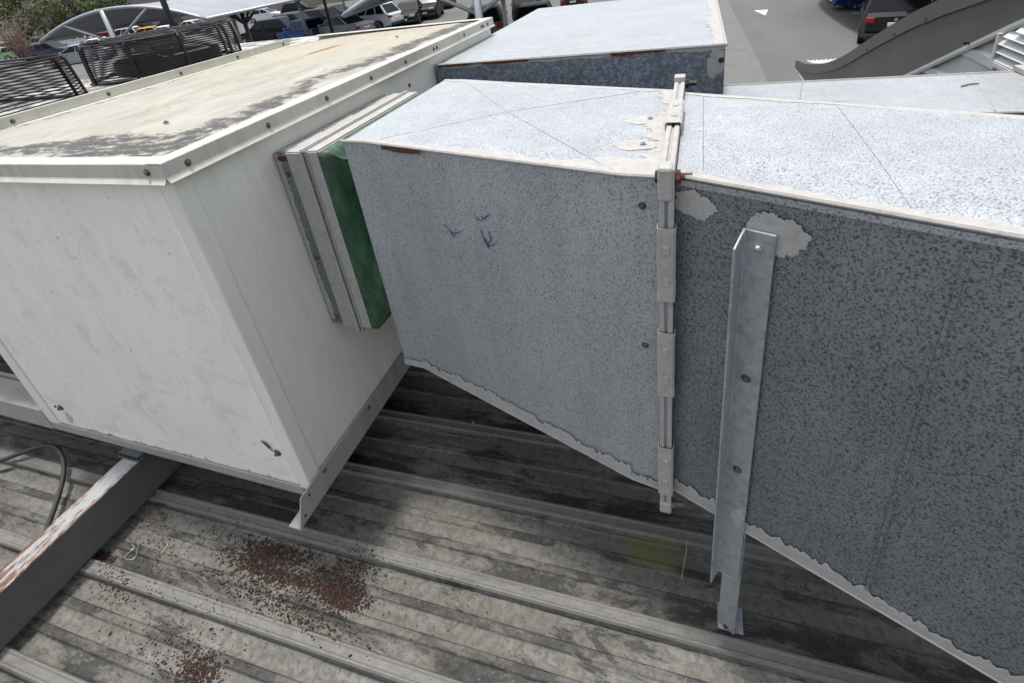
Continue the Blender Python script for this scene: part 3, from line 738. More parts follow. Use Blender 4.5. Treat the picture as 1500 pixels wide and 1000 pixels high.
# ---------------------------------------------------------------- flange joint with slide-on cleats
fj = thing('flange_joint', 'sealant smeared bolted flange frame with slide-on cleats joining two galvanised ducts', 'flange')
fx0, fx1 = 1.0215, 1.0465
fy0, fy1, fz0, fz1 = .078, .672, .425, 1.284
for (a0, a1, b0, b1) in ((fy0, fy0 + .032, fz0, fz1), (fy1 - .03, fy1, fz0, fz1), (fy0 + .0325, fy1 - .0305, fz1 - .032, fz1 - .001), (fy0 + .0325, fy1 - .0305, fz0 + .001, fz0 + .03)):
    for xa, xb in ((fx0, fx0 + .010), (fx0 + .0150, fx1)):
        b = BM(); box(b, xa, xb, a0, a1, b0, b1, .002); obj('flange_bar', b, 'sealant', fj)
    b = BM(); box(b, fx0 + .0102, fx0 + .0148, a0 + .005, a1 - .002, b0 + .004, b1 - .004); obj('gasket', b, 'rail', fj)
def cleat(ax, c0, c1):
    """C-section cleat over both flanges; ax 'z' on the near upright, 'y' along the top"""
    bb = BM(); n = 18; prev = None; lo, hi = fx0 - .003, fx1 + .003
    for i in range(n + 1):
        t = c0 + (c1 - c0) * i / n; wv = .0012 * noise.noise(Vector((t * 30, 1, 4)))
        pr = [(lo, .012), (lo, -.003), (lo + .004, -.0055), (hi - .004, -.0055), (hi, -.003), (hi, .012)]
        row = [bb.verts.new((x + wv, fy0 + o, t) if ax == 'z' else (x + wv, t, fz1 - o)) for x, o in pr]
        if prev:
            for k in range(5): bb.faces.new((prev[k], prev[k + 1], row[k + 1], row[k]))
        prev = row
    o = obj('cleat', bb, 'sealant', fj); thicken(o, .0016)
    for f in (.28, .72):
        t = c0 + (c1 - c0) * f; bb = BM(); e = .0065
        if ax == 'z': box(bb, (lo + hi) / 2 - .006, (lo + hi) / 2 + .006, fy0 - .0085, fy0 - .004, t - e * 1.3, t + e * 1.3, .001)
        else: box(bb, (lo + hi) / 2 - .006, (lo + hi) / 2 + .006, t - e * 1.3, t + e * 1.3, fz1 + .004, fz1 + .0085, .001)
        obj('punched_tab', bb, 'sealant', o)
    t = (c0 + c1) / 2; bb = BM()
    disc(bb, ((lo + hi) / 2, fy0 - .005, t) if ax == 'z' else ((lo + hi) / 2, t, fz1 + .005), (0, -1, 0) if ax == 'z' else (0, 0, 1), .0028, .0018, 8, .001); obj('dimple', bb, 'rail', o)
cleat('z', 1.02, 1.175); cleat('z', .78, .945); cleat('z', .468, .623); cleat('y', .30, .46)
b = BM(); box(b, fx0 - .001, fx1 + .001, fy0 - .003, fy0 + .03, .395, .43, .004); obj('corner_piece', b, 'sealant', fj)
b = BM(); box(b, fx0 - .002, fx1 - .002, fy0 - .005, fy0 + .03, 1.225, 1.288, .006); obj('corner_piece', b, 'sealant', fj)
b = BM(); box(b, fx0 - .001, fx1 + .001, fy1 - .03, fy1 + .003, 1.262, 1.296, .003); obj('corner_piece', b, 'sealant', fj)
def bolt(c, mat):
    bb = BM(); disc(bb, c, (1, 0, 0), .012, .008, 6); disc(bb, Vector(c) + Vector((.007, 0, 0)), (1, 0, 0), .0068, .020, 12); return obj('bolt', bb, mat, fj)
bolt((fx1 + .001, .098, 1.262), 'rust'); bolt((fx1 + .001, .655, 1.275), 'black'); bolt((fx1 + .001, .09, .418), 'screw')
b = BM(); disc(b, (fx0 - .001, .098, 1.262), (-1, 0, 0), .011, .006, 6); obj('bolt', b, 'black', fj)

# ---------------------------------------------------------------- near duct, straight section
duct = thing('rectangular_duct', 'long galvanised duct propped on an angle bracket beyond the bolted flange', 'duct')
O = Vector((1.048, .1045, 0)); E = Vector((1, -.43, 0)).normalized(); NR = Vector((-E.y * -1, 0, 0)); NR = Vector((E.y, -E.x, 0)); WY = .515
if NR.y > 0: NR = -NR
LEN = 2.3; DZ = .455
def dp(s, v, z):           # s metres along, v 0 near .. 1 back
    return O + E * s + Vector((0, WY * v, z))
def crease_d(s, amp, s0, wd): return amp * max(0, 1 - abs(s - s0) / wd)
b = BM(); ns, nz = 90, 22; g = []
for i in range(ns + 1):
    s = LEN * i / ns; r_ = []
    for j in range(nz + 1):
        v = j / nz; bulge = .005 * math.sin(math.pi * v) * (.6 + .4 * noise.noise(Vector((s * 2, v * 2, 7)))) * min(1, s * 6)
        r_.append(b.verts.new(dp(s, 0, DZ + (TZ - DZ) * v) + NR * (bulge - .012 * max(0, 1 - abs(s - .43) / .5) * math.sin(math.pi * v) * 0 + crease_d(s, .003, .43, .02))))
    g.append(r_)
for i in range(ns):
    for j in range(nz): b.faces.new((g[i][j], g[i + 1][j], g[i + 1][j + 1], g[i][j + 1]))
thicken(obj('side_panel', b, 'galv_dull_shaded', duct, True))
b = BM(); g = []; nv = 16
for i in range(ns + 1):
    s = LEN * i / ns
    g.append([b.verts.new(dp(s, j / nv, TZ + .004 * math.sin(math.pi * j / nv) * min(1, s * 6) + .0014 * noise.noise(Vector((s * 3, j * .3, 1))))) for j in range(nv + 1)])
for i in range(ns):
    for j in range(nv): b.faces.new((g[i][j], g[i + 1][j], g[i + 1][j + 1], g[i][j + 1]))
thicken(obj('top_panel', b, 'galv', duct, True))
b = BM(); b.faces.new([b.verts.new(dp(*p)) for p in ((0, 1, DZ), (LEN, 1, DZ), (LEN, 1, TZ), (0, 1, TZ))]); thicken(obj('side_panel', b, 'galv_dull_shaded', duct))
b = BM(); b.faces.new([b.verts.new(dp(*p)) for p in ((0, 0, DZ), (LEN, 0, DZ), (LEN, 1, DZ), (0, 1, DZ))]); thicken(obj('bottom_panel', b, 'galv', duct))
b = BM(); b.faces.new([b.verts.new(dp(*p)) for p in ((LEN, 0, DZ), (LEN, 1, DZ), (LEN, 1, TZ), (LEN, 0, TZ))]); thicken(obj('end_panel', b, 'galv', duct))
def top_crease(pts):
    for (s0, v0), (s1, v1) in zip(pts, pts[1:]):
        q = []
        for s_, v_ in ((s0, v0), (s1, v1)): q.append(dp(s_, v_, TZ + .004 * math.sin(math.pi * v_) * min(1, s_ * 6) + .0014 * noise.noise(Vector((s_ * 3, v_ * nv * .3, 1))) + .0005))
        bb_ridge.append(q)
for line in ([(.33, .06 + .9 * k / 16) for k in range(17)], [(.047, .08 + .88 * k / 16) for k in range(17)]):
    bb_ridge = []; top_crease(line); bb = BM()
    for p0, p1 in bb_ridge:
        sd_ = (p1 - p0).cross(Vector((0, 0, 1))).normalized() * .0010; up_ = Vector((0, 0, .0004))
        a, b_, c_, d_, e_, f_ = [bb.verts.new(x) for x in (p0 - sd_, p0 + up_, p0 + sd_, p1 - sd_, p1 + up_, p1 + sd_)]
        bb.faces.new((a, b_, e_, d_)); bb.faces.new((b_, c_, f_, e_))
    obj('crease', bb, 'galv_dull_shaded', duct)
ridge(duct, dp(.385, 0, DZ + .04) + NR * .006, dp(.385, 0, TZ - .03) + NR * .006, NR, .003, .0008, 'galv_dull_shaded')
b = BM(); tube(b, [dp(.0, 0, TZ + .003) + NR * .002, dp(LEN, 0, TZ + .003) + NR * .002], .0045, 6); obj('edge_seam', b, 'sealant', duct)
b = BM(); prism(b, [dp(.004, 0, TZ - .003) + NR * .0015, dp(.004, 0, TZ - .003) + NR * .005, dp(.004, 0, TZ - .014) + NR * .004, dp(.004, 0, TZ - .014) + NR * .0015], E * (LEN - .01)); obj('seam_lap', b, 'galv', duct)
strip(duct, dp(0, 0, TZ + .0012), dp(LEN, 0, TZ + .0012), (0, 1, 0), (0, 0, 1), .030, .7, 31, n=160)
strip(duct, dp(0, 1, TZ + .0012), dp(LEN, 1, TZ + .0012), (0, -1, 0), (0, 0, 1), .020, .6, 32, n=160)
strip(duct, dp(0.005, 0, DZ) + NR * .003, dp(LEN, 0, DZ) + NR * .003, (0, 0, 1), NR, .036, .75, 33, n=420)
b = BM(); tube(b, [dp(0, 0, DZ - .001) + NR * .001, dp(LEN, 0, DZ - .001) + NR * .001], .0045, 6); obj('edge_seam', b, 'sealant', duct)
blob(duct, dp(.035, 0, 1.215) + NR * .003, E, (0, 0, 1), NR, .034, .026, 41)
blob(duct, dp(.165, 0, 1.195) + NR * .0045, E, (0, 0, 1), NR, .042, .036, 42, jag=.3)

# angle bracket that props the duct
sup = thing('duct_support', 'galvanised steel angle bracket bolted to the duct side and standing on the ribbed roof', 'bracket')
sb = dp(.118, 0, 0) + NR * .0085; z0, z1 = .275, 1.197; fw = .050
b = BM(); prism(b, [sb, sb + E * fw, sb + E * fw + NR * .004, sb + E * .004 + NR * .004, sb + E * .004 + NR * .042, sb + NR * .042], (0, 0, .1))
for v in b.verts:
    v.co.z = z0 if v.co.z < .05 else (z1 if (v.co - sb).dot(NR) < .03 else z1 - .018)
bmesh.ops.bevel(b, geom=[e for e in b.edges], offset=.0012, segments=1, affect='EDGES'); up = obj('upright_angle', b, 'angle', sup)
for z in (1.168, .893, .646):
    bb = BM(); c = sb + E * .026 + NR * .004 + Vector((0, 0, z)); disc(bb, c, NR, .0085, .0015, 14); disc(bb, c + NR * .001, NR, .006, .005, 6, .0015); obj('bolt', bb, 'screw_light' if z > 1 else 'screw', up)
blob(up, sb + E * .036 + NR * .0042 + Vector((0, 0, .50)), E, (0, 0, 1), NR, .014, .028, 51)
b = BM(); f0 = sb - NR * .0052; foot = [f0 + E * .010, f0 + E * .052, f0 + E * .052 - NR * .004, f0 + E * .014 - NR * .004, f0 + E * .014 - NR * .05, f0 + E * .010 - NR * .05]
prism(b, foot, (0, 0, .1))
for v in b.verts: v.co.z = .0315 if v.co.z < .05 else .452
bmesh.ops.bevel(b, geom=[e for e in b.edges], offset=.001, segments=1, affect='EDGES'); ft = obj('foot_angle', b, 'angle', sup)
bb = BM(); c = f0 + E * .03 + NR * .0001 + Vector((0, 0, .045)); disc(bb, c, NR, .006, .005, 8, .002); obj('bolt', bb, 'rust', ft)
bb = BM(); box(bb, -.03, .03, -.03, .03, 0, .003); bmesh.ops.translate(bb, verts=bb.verts, vec=f0 + E * .03 + Vector((0, 0, .0295)) - NR * .03); obj('foot_plate', bb, 'angle', sup)
# second prop, farther along
# ---------------------------------------------------------------- far plenum and the low flat duct
plen = thing('plenum_duct', 'broad galvanised plenum box with rusty top edge joined to the cream unit', 'duct')
PZ = 1.240; px0, px1, py0, py1 = .012, 1.165, 1.293, 3.12
b = BM(); quadgrid(b, ((px0, py0, PZ), (px1, py0, PZ), (px0 - .05, py1, PZ), (px1 - .01, py1, PZ)), 20, 30, lambda u, v: Vector((0, 0, .006 * math.sin(math.pi * u) * math.sin(math.pi * v) + .0018 * noise.noise(Vector((u * 4, v * 6, 3)))))); thicken(obj('top_panel', b, 'galv', plen, True))
b = BM(); quadgrid(b, ((px0, py0, .55), (px1, py0, .55), (px0, py0, PZ), (px1, py0, PZ)), 20, 12, lambda u, v: Vector((0, -.004 * math.sin(math.pi * u) * math.sin(math.pi * v), 0))); thicken(obj('side_panel', b, 'spangle', plen, True))
for q in (((px1, py0, .55), (px1 - .01, py1, .55), (px1 - .01, py1, PZ), (px1, py0, PZ)), ((px0 - .05, py1, .55), (px1 - .01, py1, .55), (px1 - .01, py1, PZ), (px0 - .05, py1, PZ)), ((px0, py0, .55), (px0 - .0, L + .03, .55), (px0 - .0, L + .03, PZ), (px0, py0, PZ))):
    b = BM(); b.faces.new([b.verts.new(p) for p in q]); thicken(obj('side_panel', b, 'spangle', plen))
b = BM(); b.faces.new([b.verts.new(p) for p in ((px0, py0, .55), (px1, py0, .55), (px1, py1, .55), (px0, py1, .55))]); thicken(obj('bottom_panel', b, 'spangle', plen))
b = BM(); tube(b, [(px0, py0 - .003, PZ + .002), (px1 + .003, py0 - .003, PZ + .002), (px1 - .007, py1, PZ + .002)], .006, 6); obj('edge_seam', b, 'sealant', plen)
strip(plen, (px0, py0, PZ + .0015), (px1, py0, PZ + .0015), (0, 1, 0), (0, 0, 1), .03, .6, 61)
strip(plen, (px1, py0, PZ + .0015), (px1 - .01, py1, PZ + .0015), (-1, 0, 0), (0, 0, 1), .05, .6, 62)
strip(plen, (px0 + .02, py0 - .0022, PZ - .002), (px1, py0 - .0022, PZ - .002), (0, 0, -1), (0, -1, 0), .012, .6, 66)
rust_run(plen, (px0 + .02, py0 - .010, PZ + .003), (px0 + .42, py0 - .010, PZ + .003), (0, -1, 0), .010, 63)
rust_run(plen, (.76, py0 - .010, PZ + .003), (.96, py0 - .010, PZ + .003), (0, -1, 0), .012, 64)
blob(plen, (px1 - .03, py0 - .003, PZ - .06), (1, 0, 0), (0, 0, 1), (0, -1, 0), .028, .055, 65)
screw(plen, (px1 - .012, py0 - .006, PZ - .05), (0, -1, 0), .006, 'black')
for x, y in ((.55, 1.75), (.62, 1.45), (.35, 1.55), (.5, 2.1)): blob(plen, (x, y, PZ + .0005 + .006 * math.sin(math.pi * x / 1.16) * math.sin(math.pi * (y - py0) / (py1 - py0))), (1, 0, 0), (0, 1, 0), (0, 0, 1), .035, .022, x * 9 + y, h=.0016)
for x, y in ((.15, 1.4), (.15, 2.0), (1.05, 1.4), (1.05, 2.0)):
    b = BM(); box(b, x - .02, x + .02, y - .02, y + .02, .031, .549); obj('leg', b, 'angle', plen)

flat = thing('flat_duct', 'wide low galvanised duct leaving the plenum box in front of the louvred wall', 'duct')
FZ = .80; fya, fyb, fxa, fxb = 1.79, 2.40, 1.17, 3.6
b = BM(); quadgrid(b, ((fxa, fya, FZ), (fxb, fya, FZ), (fxa, fyb, FZ), (fxb, fyb + .02, FZ)), 40, 14, lambda u, v: Vector((0, 0, .004 * math.sin(math.pi * v) * math.sin(math.pi * u)))); thicken(obj('top_panel', b, 'galv', flat, True))
for y, yy in ((fya, fya), (fyb, fyb + .02)):
    b = BM(); b.faces.new([b.verts.new(p) for p in ((fxa, y, .35), (fxb, yy, .35), (fxb, yy, FZ), (fxa, y, FZ))]); thicken(obj('side_panel', b, 'spangle', flat))
b = BM(); b.faces.new([b.verts.new(p) for p in ((fxa, fya, .35), (fxb, fya, .35), (fxb, fyb, .35), (fxa, fyb, .35))]); thicken(obj('bottom_panel', b, 'spangle', flat))
b = BM(); b.faces.new([b.verts.new(p) for p in ((fxb, fya, .35), (fxb, fyb, .35), (fxb, fyb, FZ), (fxb, fya, FZ))]); thicken(obj('end_panel', b, 'spangle', flat))
for y in (fya, fyb):
    b = BM(); tube(b, [(fxa, y, FZ + .002), (fxb, y + (.02 if y == fyb else 0), FZ + .002)], .006, 6); obj('edge_seam', b, 'sealant', flat)
strip(flat, (fxa, fya, FZ + .0015), (fxb, fya, FZ + .0015), (0, 1, 0), (0, 0, 1), .03, .6, 71)
for x in (1.55, 2.27): ridge(flat, (x - .05, fya + .02, FZ + .002), (x + .06, fyb - .01, FZ + .002), (0, 0, 1), .006, .004)
for x in (1.62, 3.0):
    for y in (fya + .04, fyb - .04):
        b = BM(); box(b, x - .02, x + .02, y - .02, y + .02, .031, .3495); obj('leg', b, 'angle', flat)
b = BM(); box(b, 2.52, 2.575, fya - .02, fyb + .03, FZ + .004, FZ + .03, .004); obj('joint_bar', b, 'sealant', flat)
blob(flat, (1.72, 2.03, FZ + .004), (1, 0, 0), (0, 1, 0), (0, 0, 1), .03, .025, 77, 'rail', 'sealant')
bm = BM(); tube(bm, [(2.23, 2.17, FZ + .008), (2.27, 2.20, FZ + .009), (2.31, 2.21, FZ + .007)], .003, 5); tag(obj('twig', bm, 'bark'), 'short dark twig lying on the wide low duct before the louvred wall', 'twig')

# ---------------------------------------------------------------- neighbouring building with swept barge board and louvre
nb = thing('curved_roof_building', 'dark grey swept barge board of neighbouring roof over ribbed wall and louvre', 'building')
top = [(10.6, -.95), (9.6, -.80), (8.55, -.57), (7.9, -.40), (7.31, -.215), (6.85, -.05), (6.44, .115), (6.0, .29), (5.58, .45), (4.92, .695), (4.285, .90), (3.6, 1.10), (2.8, 1.32), (1.6, 1.63), (.4, 1.90)]
def lowz(y):
    K = [(.4, 1.62), (1.6, 1.45), (2.8, 1.02), (3.20, .888), (5.00, .092), (7.0, -.76), (8.6, -1.02), (9.3, -1.09), (10.55, -1.10)]
    for (a, za), (b2, zb_) in zip(K, K[1:]):
        if a <= y <= b2: return za + (zb_ - za) * (y - a) / (b2 - a)
    return K[-1][1]
def topz(y):
    T = sorted(top)
    for (a, za), (b2, zb_) in zip(T, T[1:]):
        if a <= y <= b2: return za + (zb_ - za) * (y - a) / (b2 - a)
    return T[-1][1]
ysb = [.4 + (10.6 - .4) * i / 70 for i in range(71)]
b = BM(); prev = None
for y in ysb:
    row = [b.verts.new((2.85, y, lowz(y))), b.verts.new((2.85, y, topz(y))), b.verts.new((2.87, y, topz(y))), b.verts.new((2.87, y, lowz(y)))]
    if prev:
        for k in range(4): b.faces.new((prev[k], prev[(k + 1) % 4], row[(k + 1) % 4], row[k]))
    prev = row
obj('barge_board', b, 'barge', nb)
b = BM(); prev = None
for y in ysb:
    t_ = topz(y)
    row = [b.verts.new(p) for p in ((2.835, y, t_ - .13), (2.835, y, t_ + .012), (2.96, y, t_ + .014), (2.96, y, t_ + .006), (2.847, y, t_ + .004), (2.847, y, t_ - .13))]
    if prev:
        for k in range(6): b.faces.new((prev[k], prev[(k + 1) % 6], row[(k + 1) % 6], row[k]))
    prev = row
cap = obj('barge_cap', b, 'barge', nb)
for y in (4.6, 5.3, 6.1, 7.0, 8.2, 9.4): screw(cap, (2.834, y, topz(y) - .10), (-1, 0, 0), .010, 'black')
b = BM(); prev = None
for y in ysb:
    z = lowz(y); row = [b.verts.new(p) for p in ((2.838, y, z - .012), (2.838, y, z + .012), (2.849, y, z + .012), (2.849, y, z - .03))]
    if prev:
        for k in range(4): b.faces.new((prev[k], prev[(k + 1) % 4], row[(k + 1) % 4], row[k]))
    prev = row
obj('barge_trim', b, 'cladding', nb)
# corrugated roof beyond the barge, corrugations run down the slope
b = BM(); n = 300; prev = None
for i in range(n + 1):
    x = 2.88 + 6.0 * i / n
    row = [b.verts.new((x, y, topz(min(y, 10.6)) - .035 + .016 * math.sin(2 * math.pi * x / .076))) for y in [.6, 2, 3, 4, 5, 5.8, 6.4, 7, 7.6, 8.3, 9, 9.8, 10.68]]
    if prev:
        for k in range(len(row) - 1): b.faces.new((prev[k], prev[k + 1], row[k + 1], row[k]))
    prev = row
obj('corrugated_roof', b, 'corrugated', nb, True)
b = BM(); box(b, 2.87, 8.8, 10.5, 10.6, -1.18, -1.0); obj('gutter', b, 'barge', nb)
b = BM(); wp = [Vector((2.878, 9.4, gz(3) - .2)), Vector((2.878, .5, gz(3) - .2))] + [Vector((2.878, y, lowz(y) + .04)) for y in (.5, 2.8, 3.4, 5.2, 7.0, 8.6, 9.4)]
prism(b, wp, (5.5, 0, 0)); obj('wall', b, 'cladding', nb)
def y_at(z):
    y = .6
    while y < 9.3 and lowz(y) > z: y += .02
    return y
for k in range(9):
    z = -1.30 + k * .27
    y1 = min(9.3, y_at(z - .03) - .03); y0r = .55 if z < .54 else 3.40
    if y1 - y0r < .2: continue
    b = BM(); prism(b, [Vector((2.878, y0r, z - .05)), Vector((2.857, y0r, z - .028)), Vector((2.857, y0r, z + .028)), Vector((2.878, y0r, z + .05))], (0, y1 - y0r, 0)); obj('cladding_rib', b, 'cladding', nb)
lv = empty('louvre'); lv.parent = nb
b = BM(); box(b, 2.871, 2.8765, 2.0, 3.34, .63, 1.15); obj('louvre_back', b, 'louvre_dark', lv)
b = BM(); box(b, 2.818, 2.8765, 3.34, 3.368, .60, lowz(3.36) - .02, .002); obj('louvre_frame', b, 'louvre', lv)
b = BM(); box(b, 2.818, 2.8765, 2.0, 3.339, .60, .628, .002); obj('louvre_frame', b, 'louvre', lv)
for k in range(9):
    z = .655 + k * .050
    yy = min(3.339, y_at(z + .035) - .02)
    if yy < 2.1: continue
    b = BM(); prism(b, [Vector((2.822, 2.0, z - .020)), Vector((2.825, 2.0, z - .024)), Vector((2.869, 2.0, z + .020)), Vector((2.866, 2.0, z + .024))], (0, yy - 2.0, 0)); obj('louvre_blade', b, 'louvre', lv)
bm = BM(); disc(bm, (2.836, 3.75, lowz(3.75) + .02), (-1, 0, 0), .012, .03, 8); obj('fixing', bm, 'black', nb)

# ---------------------------------------------------------------- shade canopies over the car park
AX = Vector((-.271, .963, 0)).normalized(); SP = Vector((AX.y, -AX.x, 0))
def canopy(center, span, zc, rise, length, label, post_off=0.0, posts=(0,), postmat='tube', brace=True):
    c = Vector((center[0], center[1], 0)); gzc = gz(center[0])
    t = thing('shade_canopy', label, 'canopy', (c.x, c.y, gzc))
    inv = Vector((c.x, c.y, gzc))
    def P(u, s): return c + SP * (u * span / 2) + AX * s + Vector((0, 0, zc + rise * (1 - u * u))) - inv
    b = BM(); nu, ns_ = 24, 30; g = []
    for i in range(nu + 1):
        u = -1 + 2 * i / nu; g.append([b.verts.new(P(u, length * j / ns_) + Vector((0, 0, .05 - .06 * abs(math.sin(math.pi * j / 6))))) for j in range(ns_ + 1)])
    for i in range(nu):
        for j in range(ns_): b.faces.new((g[i][j], g[i + 1][j], g[i + 1][j + 1], g[i][j + 1]))
    thicken(obj('fabric', b, 'shade', t, True), .006)
    for s in posts:
        b = BM(); tube(b, [P(-1 + 2 * k / 24, s) for k in range(25)], .052, 8); obj('arch_tube', b, 'tube', t, True)
        pb = P(post_off, s); base = Vector((pb.x, pb.y, 0))
        b = BM(); tube(b, [base, pb], .09, 10); obj('post', b, postmat, t, True)
        b = BM(); box(b, base.x - .18, base.x + .18, base.y - .18, base.y + .18, -.01, .02); obj('base_plate', b, postmat, t)
        if brace:
            for u in (post_off - .52, post_off + .52):
                b = BM(); tube(b, [Vector((pb.x, pb.y, zc - gzc - .35)), P(max(-1, min(1, u)), s)], .045, 7); obj('brace', b, 'tube', t, True)
    for u in (-1, 1):
        b = BM(); tube(b, [P(u, 0), P(u, length)], .055, 8); obj('eave_tube', b, 'tube', t, True)
    return t
PA0, PA1 = CAM + ray(45, 60) * 17, CAM + ray(310, 28) * 17
cA = (PA0 + PA1) / 2
canopy(cA, 5.95, .97, .70, 22, 'white fabric barrel canopy on grey arch tubes seen over the wire fan guards', -.12, (0, 7.3, 14.6, 22))
cC = CAM + ray(700, 13) * 11.2
canopy(cC, 5.95, .86, .70, 16, 'grey barrel canopy whose braced post stands in front of the olive off-roader', 0.0, (0, 8, 16))
# sail over the bays beyond the swept barge: only its shade reaches into view
sl = thing('shade_sail', 'shade sail over the blue hatchback, its rounded shade lying on the asphalt', 'canopy', (13, 25.5, gz(13)))
b = BM(); n = 48; cv = b.verts.new((0, 0, 2.9)); rim = []
ctr = Vector((13.0, 26.0)); off = SUN_DIR * (4.2 / SUN_DIR.z)
for k in range(n):
    a = 2 * math.pi * k / n; rim.append(b.verts.new((7.0 * math.copysign(abs(math.cos(a)) ** .66, math.cos(a)), 9.5 * math.copysign(abs(math.sin(a)) ** .66, math.sin(a)), 2.35)))
for k in range(n): b.faces.new((cv, rim[k], rim[(k + 1) % n]))
thicken(obj('fabric', b, 'shade', sl), .006)
b = BM(); tube(b, [(0, 0, 0), (0, 0, 3.0)], .11, 10); obj('post', b, 'post_dark', sl)
for k in range(6):
    a = 2 * math.pi * k / 6; b = BM(); tube(b, [(0, 0, 2.85), (6.6 * math.cos(a), 8.9 * math.sin(a), 2.32)], .04, 6); obj('rib', b, 'post_dark', sl)

def pole(px, py, t, r, hz, label, arms=False, name='light_pole'):
    p = CAM + ray(px, py) * t; g0 = gz(p.x); th = thing(name, label, 'pole', (p.x, p.y, g0))
    b = BM(); tube(b, [(0, 0, 0), (0, 0, hz - g0)], [r * 1.1, r * .9], 10); obj('shaft', b, 'post_dark', th, True)
    b = BM(); disc(b, (0, 0, 0), (0, 0, 1), r * 2.2, .03, 12); obj('base_plate', b, 'post_dark', th)
    if arms:
        for s in (-1, 1):
            b = BM(); tube(b, [Vector((0, 0, hz - g0 - .45)), Vector((0, 0, hz - g0 - .02)) + SP * .55 * s], .05, 6); obj('bracket_arm', b, 'post_dark', th)
            b = BM(); tube(b, [Vector((0, 0, hz - g0 - .45)), Vector((0, 0, hz - g0 - .02)) + AX * .55 * s], .05, 6); obj('bracket_arm', b, 'post_dark', th)
    else:
        b = BM(); tube(b, [(0, 0, hz - g0), (.2, .3, hz - g0 + .25), (.5, .9, hz - g0 + .3)], .05, 8); obj('arm', b, 'post_dark', th)
        b = BM(); box(b, .4, .65, .8, 1.3, hz - g0 + .24, hz - g0 + .32, .02); obj('lamp_head', b, 'tube', th)
    return th
pole(246, 20, 15.5, .085, 5.5, 'dark slender light pole rising in front of the white barrel canopy')
pole(354, 20, 19.3, .085, .95, 'dark post with forked bracket arms holding the white canopy eave', True, 'canopy_post')
pole(477, 10, 27, .085, 3.2, 'thin dark pole behind the row of dark parked cars')

